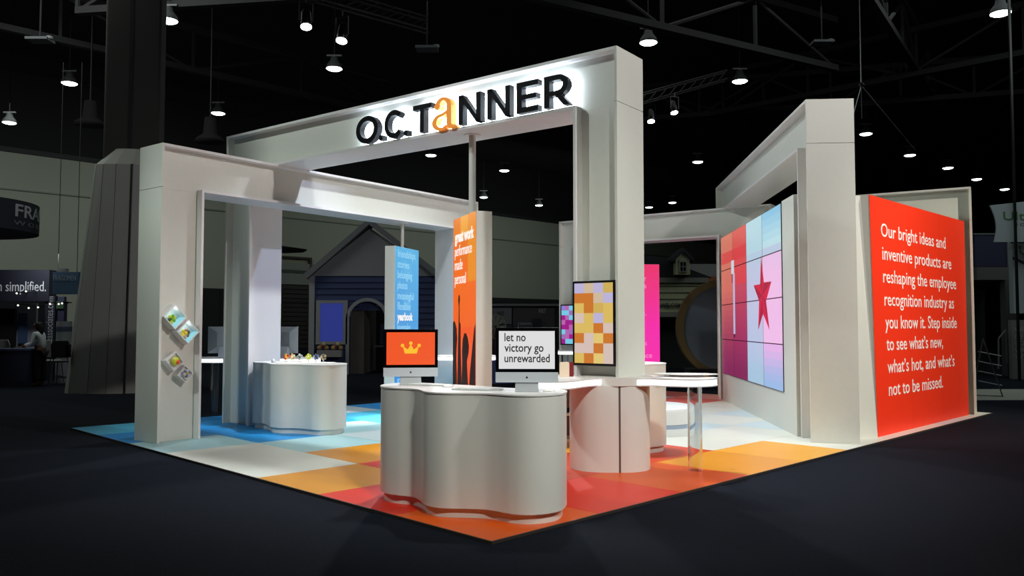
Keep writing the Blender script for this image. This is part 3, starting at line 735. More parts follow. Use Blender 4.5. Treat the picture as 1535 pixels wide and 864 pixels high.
# ------------------------------------------------------------------ desktop computers
def ipic_box(t, w_, h_, col): pass
def computer(name, label, locn, rz, W=.52, kind=None, rear_only=False):
    t = thing(name, label, 'computer', locn, rz, None)
    H1 = .455*(W/.52); chin = .085*(W/.52); zb = .075; d0 = -.02
    hull = MB().box(-W/2, W/2, d0, d0+.012, zb, zb+H1)
    hull.add([(-W/2,d0+.012,zb),(W/2,d0+.012,zb),(W/2,d0+.012,zb+H1),(-W/2,d0+.012,zb+H1),(-W*.22,d0+.05,zb+H1*.25),(W*.22,d0+.05,zb+H1*.25),(W*.22,d0+.05,zb+H1*.8),(-W*.22,d0+.05,zb+H1*.8)],
             [(4,5,6,7),(0,1,5,4),(1,2,6,5),(2,3,7,6),(3,0,4,7),(3,2,1,0)])
    build('housing', hull, ALU, t)
    build('chin', MB().box(-W/2, W/2, d0-.004, d0, zb, zb+chin), mat('chin_aluminium', (196,202,208), .4, .0), t, bevel=.002)
    build('bezel', MB().box(-W/2, W/2, d0-.004, d0, zb+chin, zb+H1), mat('black_glass', (8,8,10), .12), t, bevel=.002)
    sx, sz0, sz1 = W/2-.028, zb+chin+.028, zb+H1-.028
    if kind:
        col = {'crown':(244,84,26),'text':(232,232,232)}[kind]
        s_ = build('display', MB().box(-sx, sx, d0-.006, d0-.004, sz0, sz1), emis('display_'+kind, col, .95 if kind == 'crown' else .88), t)
        cz = (sz0+sz1)/2; yy = d0-.007
        if kind == 'crown':
            k = .045
            cr = [(-1.25,-.95),(1.25,-.95),(1.65,.62),(.62,-.12),(0,1.0),(-.62,-.12),(-1.65,.62)]
            m = MB()
            hp = [(x*k, cz+z*k-.004) for x,z in cr]
            for tri in ([0,1,3,5],[1,2,3],[3,4,5],[5,6,0]):
                m.slabxz([hp[i] for i in tri], yy-.001, yy+.001)
            for bx_, bz_ in ((-1.72,.72),(0,1.2),(1.72,.72)):
                m.slabxz([(bx_*k+.0165*math.cos(a*math.pi/8), cz+bz_*k-.004+.0165*math.sin(a*math.pi/8)) for a in range(16)], yy-.001, yy+.001)
            build('crown_image', m, emis('crown_yellow', (255,196,40), .95), s_)
        else:
            for i, (ln, f) in enumerate([('let no',.38),('victory go',.70),('unrewarded',.81)]):
                build('text_line', text_geo(ln, -sx*.80, -sx*.80+2*sx*f, sz1-.085-i*.088, .098, .001, .0012, yy), emis('text_black', (10,10,10), .05), s_)
    m = MB().slabxz([(.0085*math.cos(a*math.pi/7)*(1.0), zb+chin/2+.0085*math.sin(a*math.pi/7)-.001) for a in range(14)], d0-.0055, d0-.004)
    m.slabxz([(.000,zb+chin/2+.009),(.005,zb+chin/2+.016),(.006,zb+chin/2+.013),(.002,zb+chin/2+.0085)], d0-.0055, d0-.004)
    build('fruit_emblem', m, BLACK, t)
    st = MB().add([(-.09,.02,zb+.12),(.09,.02,zb+.12),(.10,-.03,.0),(-.10,-.03,0),(-.09,.03,zb+.12),(.09,.03,zb+.12),(.10,.10,0),(-.10,.10,0)],
                  [(0,1,2,3),(7,6,5,4),(0,4,5,1),(1,5,6,2),(2,6,7,3),(3,7,4,0)])
    st.box(-.10,.10,-.07,.12,0,.008)
    build('stand', st, mat('stand_aluminium', (176,180,184), .4, .1), t, bevel=.003)
    return t
CT = 1.046
def onpix(px, py, z):
    k = (py-488)/1230; Y = (CAMH-z)/k; 
    p = at(px, py, Y); return Vector((p.x, p.y, z))
computer('desktop_computer', 'desktop computer with orange crown picture, on the front counter left', (-.95,7.72,CT), R(7), .505, 'crown')
computer('desktop_computer', 'desktop computer with white screen of black words, on the front counter right', (.125,6.93,CT), R(-2), .525, 'text')
computer('desktop_computer', 'desktop computer seen from behind in the left arch opening', (-5.12,14.62,1.03), R(200), .54)
computer('desktop_computer', 'desktop computer seen from behind, partly hidden by the tall arch left leg', (-4.05,14.66,1.03), R(158), .54)
def keyboard(label, locn, rz):
    t = thing('keyboard', label, 'keyboard', locn, rz)
    build('base', MB().box(-.215,.215,-.058,.058,0,.010), mat('keyboard_base', (206,208,206), .4, .2), t, bevel=.002)
    rows_ = [14,14,13,12,8]; me = None
    for r_, n_ in enumerate(rows_):
        for k in range(n_):
            wk = .40/n_
            m = MB().box(-wk/2+.0015, wk/2-.0015, -.009, .009, 0, .004)
            o = build('key', m, mat('white_keys', (240,240,238), .5), t)
            o.location = (-.20+wk*(k+.5), .044-r_*.0215, .010)
    return t
keyboard('thin white keyboard left of the counter middle, near the crown computer', onpix(645,577.6,CT), R(-24))
keyboard('thin white keyboard in front of the white screen computer', onpix(716,584.3,CT), R(-14))
def mouse(label, locn, rz):
    t = thing('computer_mouse', label, 'mouse', locn, rz)
    build('shell', MB().ball((0,0,0), .03, 14, 1.0, 1.8, .9).xf(Matrix.Translation((0,0,.0))), mat('mouse_white', (240,240,238), .25), t, smooth=True)
    for ch in t.children:
        for v in ch.data.vertices: v.co.z = max(0.0, v.co.z)
    build('scroll_ball', MB().ball((0,.03,.022), .004, 8), ALU, t)
    return t
mouse('small white mouse between the two keyboards', onpix(671,580,CT), R(-60))
mouse('small white mouse beside the white screen computer', onpix(823,586.5,CT), R(-75))

# ------------------------------------------------------------------ ottoman
ot = thing('round_ottoman', 'low round white ottoman beyond the acrylic leg', 'ottoman', (2.10,12.3,FZ))
build('seat', MB().lathe((0,0), [(.60,.16),(.605,.34),(.59,.38),(.55,.40),(.05,.405)], 40), mat('white_vinyl_seat', (226,232,232), .35), ot, smooth=True, autosm=True)
build('base_band', MB().cyl((0,0), .585, .10, .16, 40), mat('grey_blue_band', (150,166,190), .4), ot, smooth=True, autosm=True)
build('plinth', MB().cyl((0,0), .60, 0, .10, 40), mat('white_vinyl_seat', (226,232,232), .35), ot, smooth=True, autosm=True)
build('buckle', MB().ball((.585,-.08,.13), .045), mat('blue_buckle', (120,140,190), .3), ot, smooth=True)

# ------------------------------------------------------------------ display boxes on the left arch leg
LCY = mat('cyan_box_inside', (216,236,236), .4, emit=.0)
def display_box(label, tt, z, side, rot, y_front, deep, toy):
    base = F0 + dr(53)*tt
    t = thing('display_box', label, 'display box', (base.x, base.y, z), R(53), None)
    h = side/2; M = Matrix.Rotation(R(rot), 4, 'Y'); th = .012
    yb = .128
    wl_ = [MB().box(-h,h,y_front,yb,-h,-h+th), MB().box(-h,h,y_front,yb,h-th,h), MB().box(-h,-h+th,y_front,yb,-h+th,h-th), MB().box(h-th,h,y_front,yb,-h+th,h-th)]
    for m in wl_: build('side_board', m.xf(M), RIM, t)
    yi = yb-.012 if deep else y_front+.03
    build('back_board', MB().box(-h+th,h-th,yi,yi+.01,-h+th,h-th).xf(M), LCY if deep else RIM, t)
    if deep:
        build('light_strip', MB().box(-h+th,-h+th+.006,y_front+.02,yi,-h+.02,h-.02).xf(M) if False else MB().box(h-th-.006,h-th,y_front+.02,yi,-h+.02,h-.02).xf(M), emis('cyan_led_strip', (150,225,240), .8), t)
        l = bpy.data.lights.new('box_light', 'POINT'); l.energy = .16; l.color = (.86,.98,1.0); l.shadow_soft_size = .02
        lo = bpy.data.objects.new('box_light', l); COL.objects.link(lo); lo.parent = t; lo.location = (0,(y_front+yi)/2,h*.75)
    return (base, yi)
def blobs(name, label, cat, org, rz, items, smooth=True):
    t = thing(name, label, cat, org, rz)
    for nm, (x,y,z), r, (sx,sy,sz), rgb in items:
        build(nm, MB().ball((x,y,z), r, 12, sx, sy, sz), mat('toy_%d_%d_%d' % rgb, rgb, .35), t, smooth=True)
    return t
display_box('lit open display box holding a green flower toy, topmost of four', .218,1.715,.245,45,-.03,True,0)
display_box('lit open display box holding a yellow flower toy, second from the top', .416,1.513,.245,45,-.03,True,0)
display_box('small white display box with a round yellow toy, third from the top', .24,1.108,.19,52,.0,False,0)
display_box('small white display box with a blue petal toy, lowest of four', .402,.930,.175,40,.0,False,0)
def on_leg(tt, y, z): return F0 + dr(53)*tt + dr(143)*y + Vector((0,0,z))
def flower(label, org, petals, core, r, leafs=()):
    t = thing('flower_toy', label, 'toy', org, R(53))
    for k, rgb in enumerate(petals):
        a = 2*math.pi*k/len(petals)+.3
        build('petal', MB().ball((r*.62*math.cos(a), 0, r*.62*math.sin(a)), r*.42, 10, 1, .55, 1), mat('toy_%d_%d_%d' % rgb, rgb, .35), t, smooth=True)
    build('core', MB().ball((0,-.012,0), r*.36, 12, 1, .7, 1), mat('toy_%d_%d_%d' % core, core, .35), t, smooth=True)
    build('stem', MB().tube((0,0,-r*1.15), (0,0,-r*.3), r*.12, 6), mat('toy_green_stem', (90,150,50), .4), t)
    build('base', MB().cyl((0,0), r*.5, -r*1.22, -r*1.12, 12), mat('toy_white', (240,240,235), .4), t)
    return t
YG, GR, YE, DG = (214,232,60), (120,190,50), (250,226,70), (70,90,50)
flower('green and lime flower toy inside the topmost display box', on_leg(.21,.045,1.69), [YG,GR,YG,DG,YG,GR], GR, .062)
flower('yellow, brown and pink flower toy inside the second display box', on_leg(.415,.045,1.49), [(120,96,60),(196,160,150),YE,YE,(206,200,180),(150,130,90)], YE, .068)
blobs('round_toy', 'round yellow toy with an orange spot on the third display box', 'toy', on_leg(.24,-.01,1.112), R(53),
      [('body',(0,0,0),.062,(1,.5,1),(206,214,60)),('spot',(.022,-.022,-.012),.032,(1,.5,1),(240,90,40)),('rim_blob',(-.02,-.012,.03),.03,(1,.5,.6),(230,225,120)),('leaf',(.03,.0,.05),.02,(1.3,.5,.6),(90,110,40))])
flower('blue grey petal toy with an amber centre on the lowest display box', on_leg(.402,-.03,.94), [(120,130,160),(200,205,215),(110,120,150),(210,210,220),(104,112,150),(190,196,206)], (214,170,70), .058)

# ------------------------------------------------------------------ awards on the left counter
tr = thing('award_tray', 'thin white lit tray under the small awards on the left counter', 'tray', (-3.10,12.42,1.03), R(-10))
build('plate', MB().box(-.42,.42,-.16,.16,0,.008), RIM, tr, bevel=.003)
build('light_sheet', MB().box(-.40,.40,-.14,.14,.008,.012), emis('tray_glow', (255,252,246), 1.2), tr)
aw = [(-.33,'red','red and gold award at the left end of the tray',[(220,40,50),(230,190,60),(200,50,60)],(236,196,70)),
      (-.23,'amber','clear and amber award beside the red one',[(226,214,180),(200,170,90),(235,120,60)],(240,230,210)),
      (-.11,'silver','round silver ring award in the middle of the tray',[(170,180,176),(200,206,206),(150,156,152)],(90,96,96)),
      (.03,'lime','lime yellow award just right of the silver ring',[(222,232,50),(240,240,90),(200,214,60)],(250,246,190)),
      (.15,'blue','blue grey award right of the lime one',[(110,130,180),(90,96,120),(176,190,214)],(60,60,80)),
      (.27,'bronze','bronze and grey award at the right end of the tray',[(190,160,110),(120,120,116),(214,196,150)],(110,100,84))]
for dx, nm, lab, cols3, core in aw:
    t = thing('small_award', lab, 'award', tr.location + Vector((dx*math.cos(R(-10)), dx*math.sin(R(-10)), .012)), R(-10))
    build('foot', MB().cyl((0,0), .03, 0, .012, 14), mat('clear_foot', (226,226,222), .2), t)
    build('stem', MB().cyl((0,0), .008, .012, .045, 8), mat('clear_foot', (226,226,222), .2), t)
    for k in range(5):
        a = 2*math.pi*k/5+.5; rgb = cols3[k % 3]
        build('petal', MB().ball((.030*math.cos(a),0,.082+.030*math.sin(a)), .021, 10, 1, .6, 1), mat('toy_%d_%d_%d' % rgb, rgb, .3), t, smooth=True)
    build('core', MB().ball((0,-.008,.082), .018, 10), mat('toy_%d_%d_%d' % core, core, .3), t, smooth=True)
tag(build('glass_dome', MB().lathe((0,0), [(.028,0),(.03,.03),(.022,.05),(.003,.058)], 16), mat('frosted_glass', (225,232,240), .2), smooth=True, loc=(-3.66,12.62,1.03)), 'small frosted glass dome near the pillar on the left counter', 'ornament')

# ================================================================== BACKGROUND
def pxb(x0, x1, yb, yt, Y):       # world extents of a pixel box at distance Y
    a = at(x0, yb, Y); b = at(x1, yt, Y); return a.x, b.x, a.z, b.z
# blue toy house
Yh = 27.0
hx0, hx1, _, zev = pxb(465, 660, 560, 414, Yh)
hc = (hx0+hx1)/2; hw = (hx1-hx0)/2; pkz = at(555, 338, Yh).z
hs = thing('blue_house', 'dark blue gabled playhouse facade seen through the left arch', 'house', (hc, Yh, 0))
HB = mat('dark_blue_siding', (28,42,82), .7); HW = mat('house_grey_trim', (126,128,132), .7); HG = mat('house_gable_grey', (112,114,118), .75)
dx0, dx1, _, dzt = pxb(523, 578, 560, 452, Yh); dx0 -= hc; dx1 -= hc; dr_ = (dx1-dx0)/2; dcx = (dx0+dx1)/2; dsp = dzt-dr_
wx0, wx1, wz0, wz1 = pxb(480, 515, 512, 455, Yh); wx0 -= hc; wx1 -= hc
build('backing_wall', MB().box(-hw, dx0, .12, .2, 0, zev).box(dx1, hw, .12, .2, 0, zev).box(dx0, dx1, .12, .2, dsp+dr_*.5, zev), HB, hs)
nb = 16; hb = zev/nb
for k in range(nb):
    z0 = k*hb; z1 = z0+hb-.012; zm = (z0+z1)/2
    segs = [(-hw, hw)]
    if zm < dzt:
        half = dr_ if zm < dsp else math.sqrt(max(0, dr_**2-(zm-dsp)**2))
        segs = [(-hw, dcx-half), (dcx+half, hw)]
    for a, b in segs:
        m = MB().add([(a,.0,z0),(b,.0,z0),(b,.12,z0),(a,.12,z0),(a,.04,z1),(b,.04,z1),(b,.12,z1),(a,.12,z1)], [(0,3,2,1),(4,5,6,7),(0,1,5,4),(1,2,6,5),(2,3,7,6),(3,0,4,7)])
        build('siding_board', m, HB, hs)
for x in (-hw-.06, hw-.06): build('corner_board', MB().box(x, x+.18, -.04, .15, 0, zev), HW, hs)
gp = [(-hw-.05,zev),(hw+.05,zev),(at(555,338,Yh).x-hc,pkz-.1)]
build('gable', MB().slabxz(gp, 0, .12), HG, hs)
ex0 = at(462,418,Yh); ex1 = at(668,425,Yh); pk = at(555,338,Yh)
for e in (ex0, ex1):
    a = Vector((e.x-hc, 0, e.z-.02)); b = Vector((pk.x-hc, 0, pk.z)); d = (b-a).normalized(); nn = Vector((-d.z,0,d.x)); 
    if nn.z < 0: nn = -nn
    pts = [(a.x,a.z),(b.x,b.z),(b.x+nn.x*.0,b.z+.22),(a.x+nn.x*.18,a.z+nn.z*.18)]
    build('roof_board', MB().slabxz(pts, -.25, .6), mat('house_roof_board', (92,94,98), .7), hs)
arc = MB()
for p in ring_parts(dcx, dsp, dr_+.11, dr_+.11, .11, 0, 180, 18): arc.slabxz(p, -.06, .14)
arc.box(dx0-.11, dx0, -.06, .14, 0, dsp).box(dx1, dx1+.11, -.06, .14, 0, dsp)
build('door_arch', arc, HW, hs)
build('side_passage_wall', MB().box(dx0, dx0+.45, .2, 2.6, 0, dsp+dr_), mat('passage_wall', (70,68,64), .8), hs)
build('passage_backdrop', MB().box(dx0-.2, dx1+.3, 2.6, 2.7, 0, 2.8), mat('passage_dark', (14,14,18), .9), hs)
wf = build('window', MB().box(wx0-.14,wx1+.14,-.06,.04,wz0-.1,wz0).box(wx0-.14,wx1+.14,-.06,.04,wz1,wz1+.1).box(wx0-.14,wx0,-.06,.04,wz0,wz1).box(wx1,wx1+.14,-.06,.04,wz0,wz1), HW, hs)
build('pane', MB().box(wx0,wx1,-.02,.0,wz0,wz1), emis('blue_window_glow', (52,66,160), .55), wf)
pz0 = at(500,535,Yh).z; pz1 = at(500,525,Yh).z; qx0 = at(478,530,Yh).x-hc; qx1 = at(514,530,Yh).x-hc
fb = build('flower_box', MB().box(qx0,qx1,-.3,-.04,pz0,pz1), mat('flower_box_grey', (120,120,118), .7), hs)
for k in range(10):
    x = qx0+.05+(qx1-qx0-.1)*k/9
    if 4 <= k <= 5: continue
    build('flower', MB().ball((x,-.17+.04*(k%2),pz1+.08+.12*((k*7)%3)/2), .075, 8), mat('dim_bloom_%d' % (k%3), [(150,120,70),(120,60,50),(160,150,110)][k%3], .7), fb, smooth=True)
# things inside the door way
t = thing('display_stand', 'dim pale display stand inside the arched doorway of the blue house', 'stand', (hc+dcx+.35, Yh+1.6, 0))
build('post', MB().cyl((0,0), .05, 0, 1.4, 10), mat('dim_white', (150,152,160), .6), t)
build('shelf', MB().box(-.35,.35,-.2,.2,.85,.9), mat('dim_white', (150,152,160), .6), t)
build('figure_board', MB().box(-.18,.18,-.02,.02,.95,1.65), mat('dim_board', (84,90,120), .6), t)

# shutter building left of the house
def onwall(name, label, cat, pl, pr_):
    x0 = wallx(pl); x1 = wallx(pr_); p = WO + Vector((math.cos(R(45)),math.sin(R(45)),0))*x0
    return thing(name, label, cat, p, R(45)), x1-x0, at(pl, 488, wallY(pl)).y
t, W_, Yq = onwall('shutter_wall', 'dark roller shutter in the hall wall left of the blue house', 'shutter', 418, 470)
zt_ = CAMH+(488-427)/1230*wallY(440)
build('frame', MB().box(-1.6,-.0,-.3,0,0,zt_).box(-1.6,W_+1,-.3,0,zt_,zt_+1.5), mat('shutter_surround', (120,126,122), .8), t)
for k in range(14): build('slat', MB().box(0, W_, -.25, -.02, zt_*k/14, zt_*(k+1)/14-.06), mat('shutter_slat', (36,32,30), .6), t)
t, W_, Yq = onwall('wall_niche_panel', 'pale rectangular panel on the hall wall above the shutter', 'panel', 408, 460)
z0 = CAMH+(488-405)/1230*wallY(435); z1 = CAMH+(488-388)/1230*wallY(435)
build('board', MB().box(0, W_, -.1, 0, z0, z1), mat('niche_board', (130,128,112), .8), t)
build('frame', MB().box(0, W_+.2, -.3, 0, z0-.25, z0).box(0, W_+.2, -.3, 0, z1, z1+.15).box(W_, W_+.2, -.3, 0, z0, z1), mat('niche_frame', (52,44,40), .8), t)
xa, xb = wallx(150), wallx(838)
dp = thing('black_drape', 'long black drape hung along the foot of the grey hall wall', 'curtain', WO + Vector((math.cos(R(45))*xa+.9, math.sin(R(45))*xa-.9, 0)), R(45))
nd = 24
for k in range(nd):
    a_ = (xb-xa)*k/nd; b_ = (xb-xa)*(k+1)/nd
    if wallx(412) < xa+b_ and xa+a_ < wallx(474): continue
    build('drape_panel', MB().box(a_, b_-.03, 0, .1, 0, 3.9), mat('black_drape_cloth', (24,24,27), .95, noise=.2, scale=3), dp)
build('drape_rail', MB().box(0, xb-xa, .03, .07, 3.9, 3.96), STEEL, dp)
t = thing('parasol', 'black flat parasol with a dark red pole behind the tall arch left leg', 'parasol', (at(413,500,30).x, 30, 0))
zz = at(420,374,30).z
build('canopy', MB().lathe((0,0), [(1.1,zz-.05),(1.12,zz),(.3,zz-.35 if False else zz+.12),(.02,zz+.16)], 8), BLACK, t)
build('pole', MB().cyl((0,0), .08, 0, zz, 8), mat('dark_red_pole', (90,30,26), .6), t)
build('base', MB().cyl((0,0), .35, 0, .08, 16), BLACK, t)

# yellow-green clapboard house on the right
Yg = 30.0
gx0, gx1, gz0, gz1 = pxb(930, 1057, 560, 424, Yg); gc = (gx0+gx1)/2
gh = thing('clapboard_house', 'pale clapboard house facade with a dormer seen through the back arch', 'house', (gc, Yg, 0))
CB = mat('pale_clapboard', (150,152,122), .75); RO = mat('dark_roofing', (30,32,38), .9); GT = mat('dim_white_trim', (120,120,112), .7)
nb = 20; zz0 = at(1000,524-60,Yg).z
zlow = at(1000,468,Yg).z
hb = .24
k = 0; z = zlow
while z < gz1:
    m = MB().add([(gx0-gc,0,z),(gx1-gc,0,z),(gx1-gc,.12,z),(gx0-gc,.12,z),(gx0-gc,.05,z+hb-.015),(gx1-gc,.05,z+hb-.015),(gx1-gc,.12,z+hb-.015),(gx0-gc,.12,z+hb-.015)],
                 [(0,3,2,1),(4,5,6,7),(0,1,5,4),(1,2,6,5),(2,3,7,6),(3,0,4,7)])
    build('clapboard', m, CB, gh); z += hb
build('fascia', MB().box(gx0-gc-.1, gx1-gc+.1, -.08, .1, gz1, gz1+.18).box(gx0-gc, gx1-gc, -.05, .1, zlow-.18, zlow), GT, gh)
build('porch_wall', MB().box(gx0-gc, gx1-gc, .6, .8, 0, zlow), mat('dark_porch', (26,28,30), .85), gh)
build('roof', MB().slabxz([(gx0-gc-.2, gz1+.18),(gx1-gc+.25, gz1+.18),(at(985,385,Yg).x-gc, at(985,385,Yg).z),(gx0-gc-.2, at(967,378,Yg).z)], -.05, 1.2), RO, gh)
ax0, ax1, az0, az1 = pxb(1009, 1030, 413, 391, Yg); pkd = at(1018,379,Yg).z
build('dormer', MB().slabxz([(ax0-gc,az0),(ax1-gc,az0),(ax1-gc,az1),((ax0+ax1)/2-gc,pkd),(ax0-gc,az1)], -.5, .8), CB, gh)
dm = gh.children[-1] if gh.children else gh
dwin = build('window', MB().box(ax0-gc+.12,ax1-gc-.12,-.56,-.5,az0+.08,az1-.02), GT, gh)
for i in range(2):
    for j in range(2):
        wx = ax0-gc+.16+i*.115*1.0; bw = (ax1-ax0-.36)/2
        xx = ax0-gc+.16+i*(bw+.03); zq = az0+.12+j*((az1-az0-.2)/2+.01)
        build('pane', MB().box(xx, xx+bw, -.57, -.555, zq, zq+(az1-az0-.24)/2), mat('dark_pane', (16,20,28), .2), dwin)
build('dormer_roof', MB().slabxz([(ax0-gc-.12,az1-.08),((ax0+ax1)/2-gc,pkd-.02),(ax1-gc+.12,az1-.08),(ax1-gc+.12,az1+.04),((ax0+ax1)/2-gc,pkd+.14),(ax0-gc-.12,az1+.04)], -.6, .9), RO, gh)
a0, a1 = at(990,462,Yg), at(1026,462,Yg)
build('lettering', text_geo('WELCOME', a0.x-gc, a1.x-gc, a0.z, .26, .01, .004, -.02), mat('dim_letter', (50,54,48), .7), gh)
build('wreath', MB().lathe((0,0), [(.12,0),(.2,.03),(.12,.06)], 14).xf(Matrix.Translation((at(1035,476,Yg).x-gc-1.5,.5,at(1000,478,Yg).z))@Matrix.Rotation(R(90),4,'X')), mat('dim_wreath', (60,70,50), .8), gh)
# neighbouring roof and brown awning
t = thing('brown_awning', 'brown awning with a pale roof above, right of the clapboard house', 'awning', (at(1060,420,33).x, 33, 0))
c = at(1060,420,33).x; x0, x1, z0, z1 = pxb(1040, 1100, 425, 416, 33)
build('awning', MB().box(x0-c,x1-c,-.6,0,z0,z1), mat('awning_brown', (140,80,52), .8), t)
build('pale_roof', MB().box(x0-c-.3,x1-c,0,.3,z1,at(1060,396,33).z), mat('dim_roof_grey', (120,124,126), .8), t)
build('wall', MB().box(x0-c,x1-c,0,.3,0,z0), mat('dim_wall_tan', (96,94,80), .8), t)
# big disc
Yd = 22.0; dc = at(1080,492,Yd); rr = 66/1230*Yd
t = thing('round_disc_display', 'large grey disc with a golden rim standing behind the booth', 'display', (dc.x, Yd, 0))
ringm = MB()
for p in ring_parts(0, dc.z, rr, rr+.1, .17, 0, 360, 40): ringm.slabxz(p, -.1, .15)
build('golden_rim', ringm, mat('gold_rim', (110,88,48), .6), t)
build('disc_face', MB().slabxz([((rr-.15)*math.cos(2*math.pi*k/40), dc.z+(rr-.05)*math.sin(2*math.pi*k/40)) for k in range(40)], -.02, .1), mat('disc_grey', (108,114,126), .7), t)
build('foot', MB().box(-.9,.9,-.3,.4,0,dc.z-rr+.1), mat('dark_disc_foot', (30,30,36), .8), t)
x0, x1, z0, z1 = pxb(960, 1100, 593, 577, 19.2)
t = thing('navy_skirt_table', 'low navy skirted table along the back of the booth', 'table', ((x0+x1)/2, 21.0, 0))
x0, x1, z0, z1 = pxb(960, 1100, 580, 566, 21)
c = (x0+x1)/2
build('skirt', MB().box(x0-c,x1-c,0,.7,0,.22), mat('navy_skirt', (44,62,108), .8), t)
build('top', MB().box(x0-c-.02,x1-c+.02,-.02,.72,.22,.25), mat('dark_table_top', (40,44,60), .6), t)

# staffing booth seen inside the tall arch
Yv = 30.0
x0, x1, z0, z1 = pxb(725, 838, 560, 459, Yv); c = (x0+x1)/2
vb = thing('dark_poster_booth', 'dark exhibition booth with posters seen inside the tall arch', 'booth', (c, Yv, 0))
build('back_wall', MB().box(x0-c-3.5,x1-c,0,.15,0,z1), mat('booth_black', (22,24,30), .8), vb)
build('top_rail', MB().box(x0-c-.2,x1-c,-.1,.2,z1,z1+.08), mat('rail_dim', (90,94,96), .6), vb)
def board(px0, px1, pyb, pyt, rgb, y=-.04, nm='poster'):
    a, b, d, e = pxb(px0, px1, pyb, pyt, Yv); return build(nm, MB().box(a-c,b-c,y-.03,y,d,e), mat('poster_%d_%d_%d' % rgb, rgb, .8), vb)
board(736,767,486,462,(86,90,94)); board(736,767,520,487,(28,30,44)); board(769,831,520,462,(50,48,52)); board(776,798,520,484,(96,100,106),-.10)
board(814,830,520,491,(110,112,114),-.10); board(798,812,520,478,(16,16,20),-.14)
def btext(s, px0, px1, py, rgb, y, sz, par=None, Y_=None, cc=None, bold=0):
    a = at(px0,py,Y_ or Yv); b = at(px1,py,Y_ or Yv)
    return build('lettering', text_geo(s, a.x-(c if cc is None else cc), b.x-(c if cc is None else cc), a.z, sz, .006, bold, y), mat('ink_%d_%d_%d' % rgb, rgb, .7), par or vb)
btext('VOLT', 745,756,473,(28,28,34),-.072,.2,bold=.006); btext('VOLT', 807,818,469,(130,134,138),-.072,.2,bold=.006)
btext('Exceptional', 778,797,491,(30,32,40),-.132,.2,bold=.006); btext('Quality, Care', 778,797,498.5,(50,54,64),-.132,.2)
m = MB()
fc = at(743,490,28); fr = 10/1230*28*1.9
for p in ring_parts(0,0,.36,.42,.03,0,360,24): m.slabxz(p,-.04,.04)
for k in range(10):
    a = k*math.pi/5; m.slabxz([(.05*math.cos(a+.4),.05*math.sin(a+.4)),(.34*math.cos(a+.12),.4*math.sin(a+.12)),(.34*math.cos(a-.12),.4*math.sin(a-.12)),(.05*math.cos(a-.4),.05*math.sin(a-.4))],-.02,.02)
t = thing('wheel_display', 'dim spoked wheel standing beside the dark poster booth', 'wheel', (fc.x,28,0))
build('wheel', m.xf(Matrix.Translation((0,0,fc.z))), mat('wheel_dim', (110,112,96), .6), t)
build('post', MB().box(-.03,.03,.04,.08,0,fc.z), BLACK, t); build('foot', MB().box(-.3,.3,-.1,.3,0,.05), BLACK, t)
t = thing('navy_skirt_table', 'navy covered table behind the white screen computer', 'table', (.05,22.5,0))
build('skirt', MB().box(-1.5,.55,0,.7,0,.72), mat('navy_skirt', (44,62,108), .8), t)
build('top', MB().box(-1.52,.57,-.02,.72,.72,.75), mat('dark_table_top', (40,44,60), .6), t)

# ------------------------------------------------------------------ left background booths
Yl = 24.0
c = at(40,488,Yl).x
lb_ = thing('navy_booth', 'dark navy exhibition booth with a lettered header at the far left', 'booth', (c, Yl, 0))
def bx(px0, px1, pyb, pyt, Y_, rgb, y0, y1, nm, par, e=0, floor=False):
    a, b, d, e_ = pxb(px0, px1, pyb, pyt, Y_)
    return build(nm, MB().box(a-c, b-c, y0, y1, 0 if floor else d, e_), mat('bg_%d_%d_%d' % rgb, rgb, .75) if not e else emis('bgE_%d_%d_%d' % rgb, rgb, e), par)
NV = (17,20,36)
bx(-40,77,452,405,Yl,NV,-.1,.3,'header',lb_); bx(-40,96,585,452,Yl+2.2,(20,22,30),2.2,2.4,'back_wall',lb_,floor=True)
btext('n simplified.', 0,72,437,(196,200,204),-.105,.42,lb_,Yl,c)
bx(66,84,585,444,Yl,NV,-.05,.1,'tower',lb_,floor=True)
m = text_geo('reassociates.com', 0, at(0,445,Yl).z-at(0,516,Yl).z, 0, .30, .004, 0, 0)
m.xf(Matrix.Translation((at(80,516,Yl).x-c, -.06, at(80,516,Yl).z)) @ Matrix.Rotation(R(-90), 4, 'Y'))
build('lettering', m, mat('ink_150_154_160', (150,154,160), .7), lb_)
k1 = bx(31,66,585,455,Yl+1,(150,156,166),.6,.7,'white_kiosk',lb_,floor=True)
bx(35,49,515,470,Yl+.8,(60,84,122),.52,.56,'poster',lb_)
bx(0,24,520,463,Yl+.5,(10,10,12),.45,.55,'dark_doorway',lb_)
bx(84,97,585,445,Yl,(30,34,60),-.02,.1,'side_panel',lb_,floor=True)
bx(86,97,463,452,Yl,(40,70,46),-.06,-.03,'green_strip',lb_)
t = thing('round_column_stand', 'pale round lettered column beside the navy booth', 'column', (at(96,500,Yl-1).x, Yl-1, 0))
build('shaft', MB().cyl((0,0), .20, 0, at(96,482,Yl-1).z, 18), mat('bg_pale_column', (140,144,150), .7), t, smooth=True, autosm=True)
build('dark_band', MB().cyl((0,0), .205, at(96,497,Yl-1).z, at(96,490,Yl-1).z, 18), mat('bg_band', (60,74,100), .7), t)
